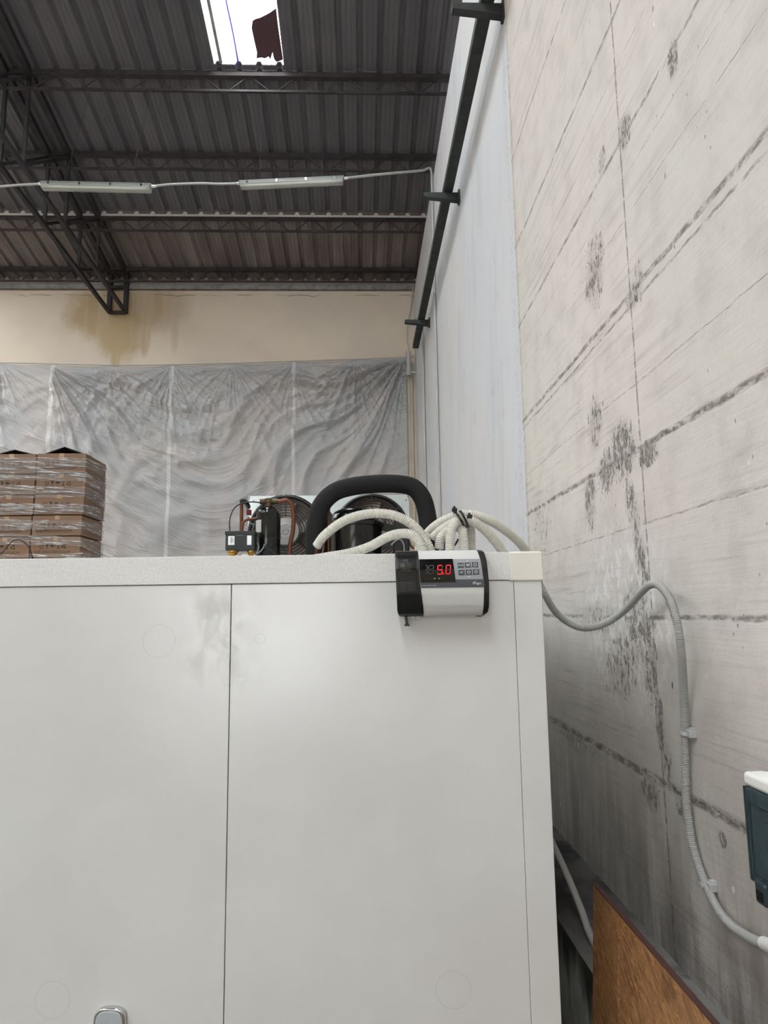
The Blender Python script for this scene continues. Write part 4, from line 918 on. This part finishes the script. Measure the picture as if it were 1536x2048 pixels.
# ================================================================== HOSES AND CABLES ABOVE THE CONTROLLER
HR = .0185; YH = 2.20
def hp(*pts): return [aty(px, py, y) for px, py, y in pts]
HO = [('long cream corrugated hose arching in front of the compressor', HR, hp((633, 1093, 2.28), (650, 1070, 2.26), (688, 1042, 2.24), (735, 1028, 2.22), (785, 1030, 2.2), (825, 1050, 2.19), (850, 1080, 2.18), (864, 1109, 2.18))),
 ('cream corrugated hose running low from behind the trim up below the long arch', HR, hp((610, 1122, 2.22), (660, 1113, 2.2), (700, 1106, 2.2), (740, 1093, 2.19), (775, 1074, 2.17), (803, 1067, 2.16), (825, 1071, 2.15), (841, 1090, 2.15), (848, 1110, 2.15))),
 ('short cream hose stub partly hidden behind the low hose', HR, hp((836, 1110, 2.23), (839, 1095, 2.23), (846, 1083, 2.24), (854, 1074, 2.26))),
 ('cream corrugated hose tied in the bundle and reaching far right over the cold room edge', HR, hp((852, 1070, 2.36), (868, 1054, 2.32), (890, 1040, 2.28), (918, 1031, 2.25), (945, 1030, 2.24), (980, 1041, 2.26), (1015, 1064, 2.32), (1042, 1089, 2.38), (1060, 1116, 2.42))),
 ('cream corrugated hose tied in the bundle, dropping right behind the trim', HR, hp((866, 1076, 2.31), (880, 1062, 2.29), (900, 1049, 2.26), (922, 1041, 2.23), (945, 1043, 2.22), (968, 1058, 2.24), (990, 1082, 2.27), (1008, 1108, 2.30))),
 ('cream corrugated hose bending down left of the black cable ties', HR, hp((899, 1112, 2.16), (900, 1085, 2.16), (902, 1060, 2.16), (911, 1045, 2.17), (925, 1041, 2.19), (940, 1042, 2.20))),
 ('cream corrugated hose hanging straight down below the black cable ties', HR, hp((929, 1112, 2.18), (927, 1085, 2.18), (925, 1062, 2.18), (917, 1054, 2.20), (910, 1052, 2.24))),
 ('cream corrugated hose behind the bundle, dropping right of the cable ties', HR, hp((942, 1112, 2.27), (942, 1085, 2.27), (941, 1062, 2.27), (935, 1050, 2.28), (922, 1046, 2.29))),
 ('cream corrugated hose curling down beside the blue cable', HR, hp((878, 1098, 2.24), (881, 1078, 2.24), (893, 1064, 2.25), (912, 1054, 2.26), (930, 1048, 2.26)))]
for lab, rr_, pts in HO: tag(hose('corrugated_hose', pts, rr_*.86, M['cream']), lab, 'hose', 'cream corrugated hoses over the cold room')
def tie(c0, c1, head, lab):
    r = thing('cable_tie', lab, 'cable tie', aty(*c0, 2.21), 0, 'black cable ties on the hose bundle'); O_ = np.array(r.location)
    a = aty(*c0, 2.205); c = aty(*c1, 2.17); m = (a+c)/2; ring = []
    d = c-a; h = np.linalg.norm(d)/2; d /= np.linalg.norm(d)
    n_ = np.array([0, 1.0, 0]); 
    for i in range(29):
        g = 2*math.pi*i/28; ring.append(m+d*h*math.cos(g)*1.05+n_*(.066*math.sin(g)+.026)+np.array([.010*math.sin(g*1), 0, 0])-O_)
    b = MB()
    for p, q in zip(ring, ring[1:]): b.bar(p, q, .007, .0035)
    b.build('strap', M['tie'], r)
    hc = aty(*head, 2.16)-O_; b = MB(); b.box(hc-np.array([.008, .006, .006]), hc+np.array([.008, .006, .006])); b.box(hc+np.array([-.004, -.004, .004]), hc+np.array([.003, .003, .012])); b.build('lock_head', M['tie'], r, bevel=.001)
tie((910, 1021), (930, 1051), (909, 1020), 'black cable tie round the hoses, its head sticking up at the left')
tie((922, 1021), (938, 1051), (939, 1033), 'black cable tie round the hoses, its head at the right of the bundle')
tag(wire('blue_cable', [aty(882, 1090, 2.3), aty(884, 1078, 2.3), aty(890, 1068, 2.3), aty(897, 1062, 2.3), aty(906, 1052, 2.3)], .011, M['blue']), 'short blue cable behind the cream hoses', 'cable')
tag(wire('black_cable', [aty(882, 1075, 2.26), aty(883, 1092, 2.25), aty(887, 1112, 2.25), aty(890, 1092, 2.25), aty(893, 1075, 2.26)], .0035, M['tie']), 'black cable looped in front of the blue cable', 'cable')
tag(wire('black_cable', [aty(917, 1078, 2.25), aty(914, 1084, 2.25), aty(907, 1093, 2.25), aty(903, 1100, 2.26)], .0035, M['tie']), 'short black cable between the two hanging cream hoses', 'cable')
tag(wire('red_cable', [aty(646, 1085, 2.27), aty(647, 1097, 2.27), aty(644, 1110, 2.27)], .003, M['redbrown']), 'thin red brown cable below the open end of the long hose', 'cable')
tag(wire('brown_cable', [aty(634, 1094, 2.28), aty(633, 1102, 2.28), aty(631, 1112, 2.29)], .005, M['copper']), 'brown cable coming out of the open end of the long hose', 'cable')
tag(wire('black_cable', hp((-28, 1124, 2.2), (-8, 1113, 2.2), (4, 1105, 2.2), (14, 1094, 2.2), (26, 1082, 2.2), (38, 1079, 2.2), (50, 1086, 2.2), (60, 1098, 2.2), (66, 1119, 2.2)), .0019, M['tie']), 'thin dark cable loop rising in front of the carton stack', 'cable')

# ================================================================== RIGHT WALL: CONDUIT, CLIPS, DISTRIBUTION BOX, BOARD
def wp(*pts): return [atx(px, py, x) for px, py, x in pts]
tag(hose('flexible_conduit', wp((1060, 1120, .60), (1072, 1150, .61), (1088, 1185, .63), (1110, 1222, .68), (1140, 1247, .74), (1172, 1256, .80), (1210, 1247, .86), (1250, 1220, .90), (1282, 1185, .905), (1300, 1170, .905), (1318, 1171, .905), (1338, 1195, .905), (1353, 1240, .905), (1362, 1300, .915), (1367, 1380, .94), (1370, 1465, .952), (1371, 1550, .952), (1375, 1625, .952), (1388, 1700, .952), (1413, 1772, .952), (1445, 1832, .948), (1490, 1870, .945), (1540, 1893, .945), (1620, 1920, .945))+[np.array([.945, 1.2, 1.19]), np.array([.945, .6, 1.18])], .0125, M['grey'], .0052),
    'grey corrugated conduit looping out and clipped down the concrete wall', 'conduit')
tag(hose('flexible_conduit', wp((1070, 1600, .73), (1085, 1640, .735), (1105, 1685, .74), (1130, 1740, .745), (1160, 1812, .75), (1188, 1885, .75))+[np.array([.752, 2.16, ZL+.02]), np.array([.755, 2.0, ZL+.012])], .012, M['grey'], .0052), 'grey corrugated conduit in the gap, going down behind the strand board', 'conduit')
cp_ = [o for o in COL.objects if o.name == 'flexible_conduit'][0]
b = MB(); b.tube([atx(1527, 1886, .945), atx(1560, 1901, .945)], .0155, 20); o = b.build('coupling', M['boxw'], cp_, bevel=.002, smooth=50); o['label'] = 'white coupling'
for (px, py, hx), lab in zip([(1371, 1467, 1385), (1411, 1770, 1425)], ['grey conduit clip halfway down the concrete wall', 'grey conduit clip lower down, below the distribution box']):
    c = atx(px, py, .952); r = thing('conduit_clip', lab, 'clip', (XW, c[1], c[2]), 0, 'clips on the wall conduit')
    b = MB(); b.torus((c[0]-XW, 0, 0), .0125, .003, 'z', 24, 6); o = b.build('strap', M['clip'], r, smooth=60); o.scale = (1, 1, 2.0)
    b = MB(); b.box((-.022, -.034, -.008), (.0, -.010, .014)); b.box((-.016, -.030, .012), (.0, -.014, .020)); b.build('anchor', M['clip'], r, bevel=.002)
# distribution box
XF = .862; da = atx(1487, 1545, XF); db = atx(1499, 1742, XF); zt3 = float(da[2]); zb3 = float(db[2])-.012; yfar = float(da[1]); ynear = yfar-.30; zd = zt3-.028
r = thing('distribution_box', 'white distribution box with smoked door on the concrete wall', 'distribution box', (XW, (yfar+ynear)/2, zb3)); O_ = np.array(r.location)
l2 = lambda x, y, z: (x-O_[0], y-O_[1], z-O_[2])
b = MB(); b.box(l2(XF+.035, ynear, zb3+.012), l2(XW, yfar, zt3+.004)); b.build('enclosure', M['boxw'], r, bevel=.012, seg=3)
b = MB(); b.box(l2(XF+.011, ynear+.004, zb3+.006), l2(XF+.05, yfar+.003, zt3+.004)); b.box(l2(XF-.002, ynear+.004, zd+.001), l2(XF+.02, yfar+.003, zt3+.004)); b.build('front_frame', M['boxw'], r, bevel=.010, seg=3)
b = MB(); b.box(l2(XF+.010, ynear+.03, zb3+.03), l2(XF+.0125, yfar-.03, zt3-.03)); b.build('inner_cover', M['boxin'], r, bevel=.001)
b = MB(); b.box(l2(XF+.006, ynear+.06, zb3+.075), l2(XF+.0105, yfar-.055, zb3+.135)); b.build('breaker_row', M['boxd'], r, bevel=.001)
for kk in range(6):
    b = MB(); yy = yfar-.075-kk*.032; b.box(l2(XF+.004, yy-.008, zb3+.098), l2(XF+.006, yy+.002, zb3+.112)); b.build('breaker_toggle', M['label'], r)
b = MB(); b.box(l2(XF-.003, ynear+.006, zb3), l2(XF+.010, yfar, zd)); dr = b.build('smoked_door', M['smoke'], r, bevel=.008, seg=3)
b = MB()
for (a0, a1) in (((ynear+.018, zb3+.018), (yfar-.016, zb3+.022)), ((ynear+.018, zd-.032), (yfar-.016, zd-.028)), ((yfar-.020, zb3+.018), (yfar-.016, zd-.028))):
    b.box(l2(XF-.0055, a0[0], a0[1]), l2(XF-.001, a1[0], a1[1]))
b.box(l2(XF-.004, ynear+.004, zb3-.002), l2(XF+.011, yfar+.001, zb3+.004)); b.box(l2(XF-.004, yfar-.004, zb3), l2(XF+.011, yfar+.002, zd)); b.build('door_rim', M['boxd'], dr, bevel=.001)
b = MB(); b.box(l2(XF-.022, yfar-.085, zb3-.030), l2(XF+.002, yfar-.045, zb3+.016)); h_ = b.build('door_latch', M['boxd'], dr, bevel=.006, seg=3)
b = MB(); b.box(l2(XF-.0235, yfar-.078, zb3-.020), l2(XF-.0215, yfar-.054, zb3-.002)); b.build('latch_slot', M['cbezel'], h_)
# strand board leaning on the concrete above the ledge
kb_ = .06; Xt = (XLg-.004+kb_*(2.05-ZL))/(1+1.165*kb_); zT = 2.05-1.165*Xt; yA = float(atx(1195, 1785, Xt)[1]); Xb = Xt-kb_*zT
r = thing('strand_board', 'brown strand board leaning against the lower concrete wall', 'board', (Xt, yA, 0))
q = [(-.012, zT), (0, zT), (Xb-Xt, 0.0), (Xb-Xt-.012, 0.0)]
def slab(ya_, yb_): 
    m = MB(); m.add([(p[0], y-yA, p[1]) for y in (ya_, yb_) for p in q], [(0,1,2,3), (7,6,5,4), (0,4,5,1), (1,5,6,2), (2,6,7,3), (3,7,4,0)]); return m
js = float(atx(1247, 1845, Xt)[1])
slab(yA, js+.0045).build('board_sheet', M['osb'], r); slab(js-.0045, yA-1.9).build('board_sheet', M['osb'], r)
m = MB(); m.box((-.013, -1.9, zT), (.001, 0.0, zT+.004)); m.build('board_edge', plain('stained_board_edge', srgb(72, 42, 34), .7), r)
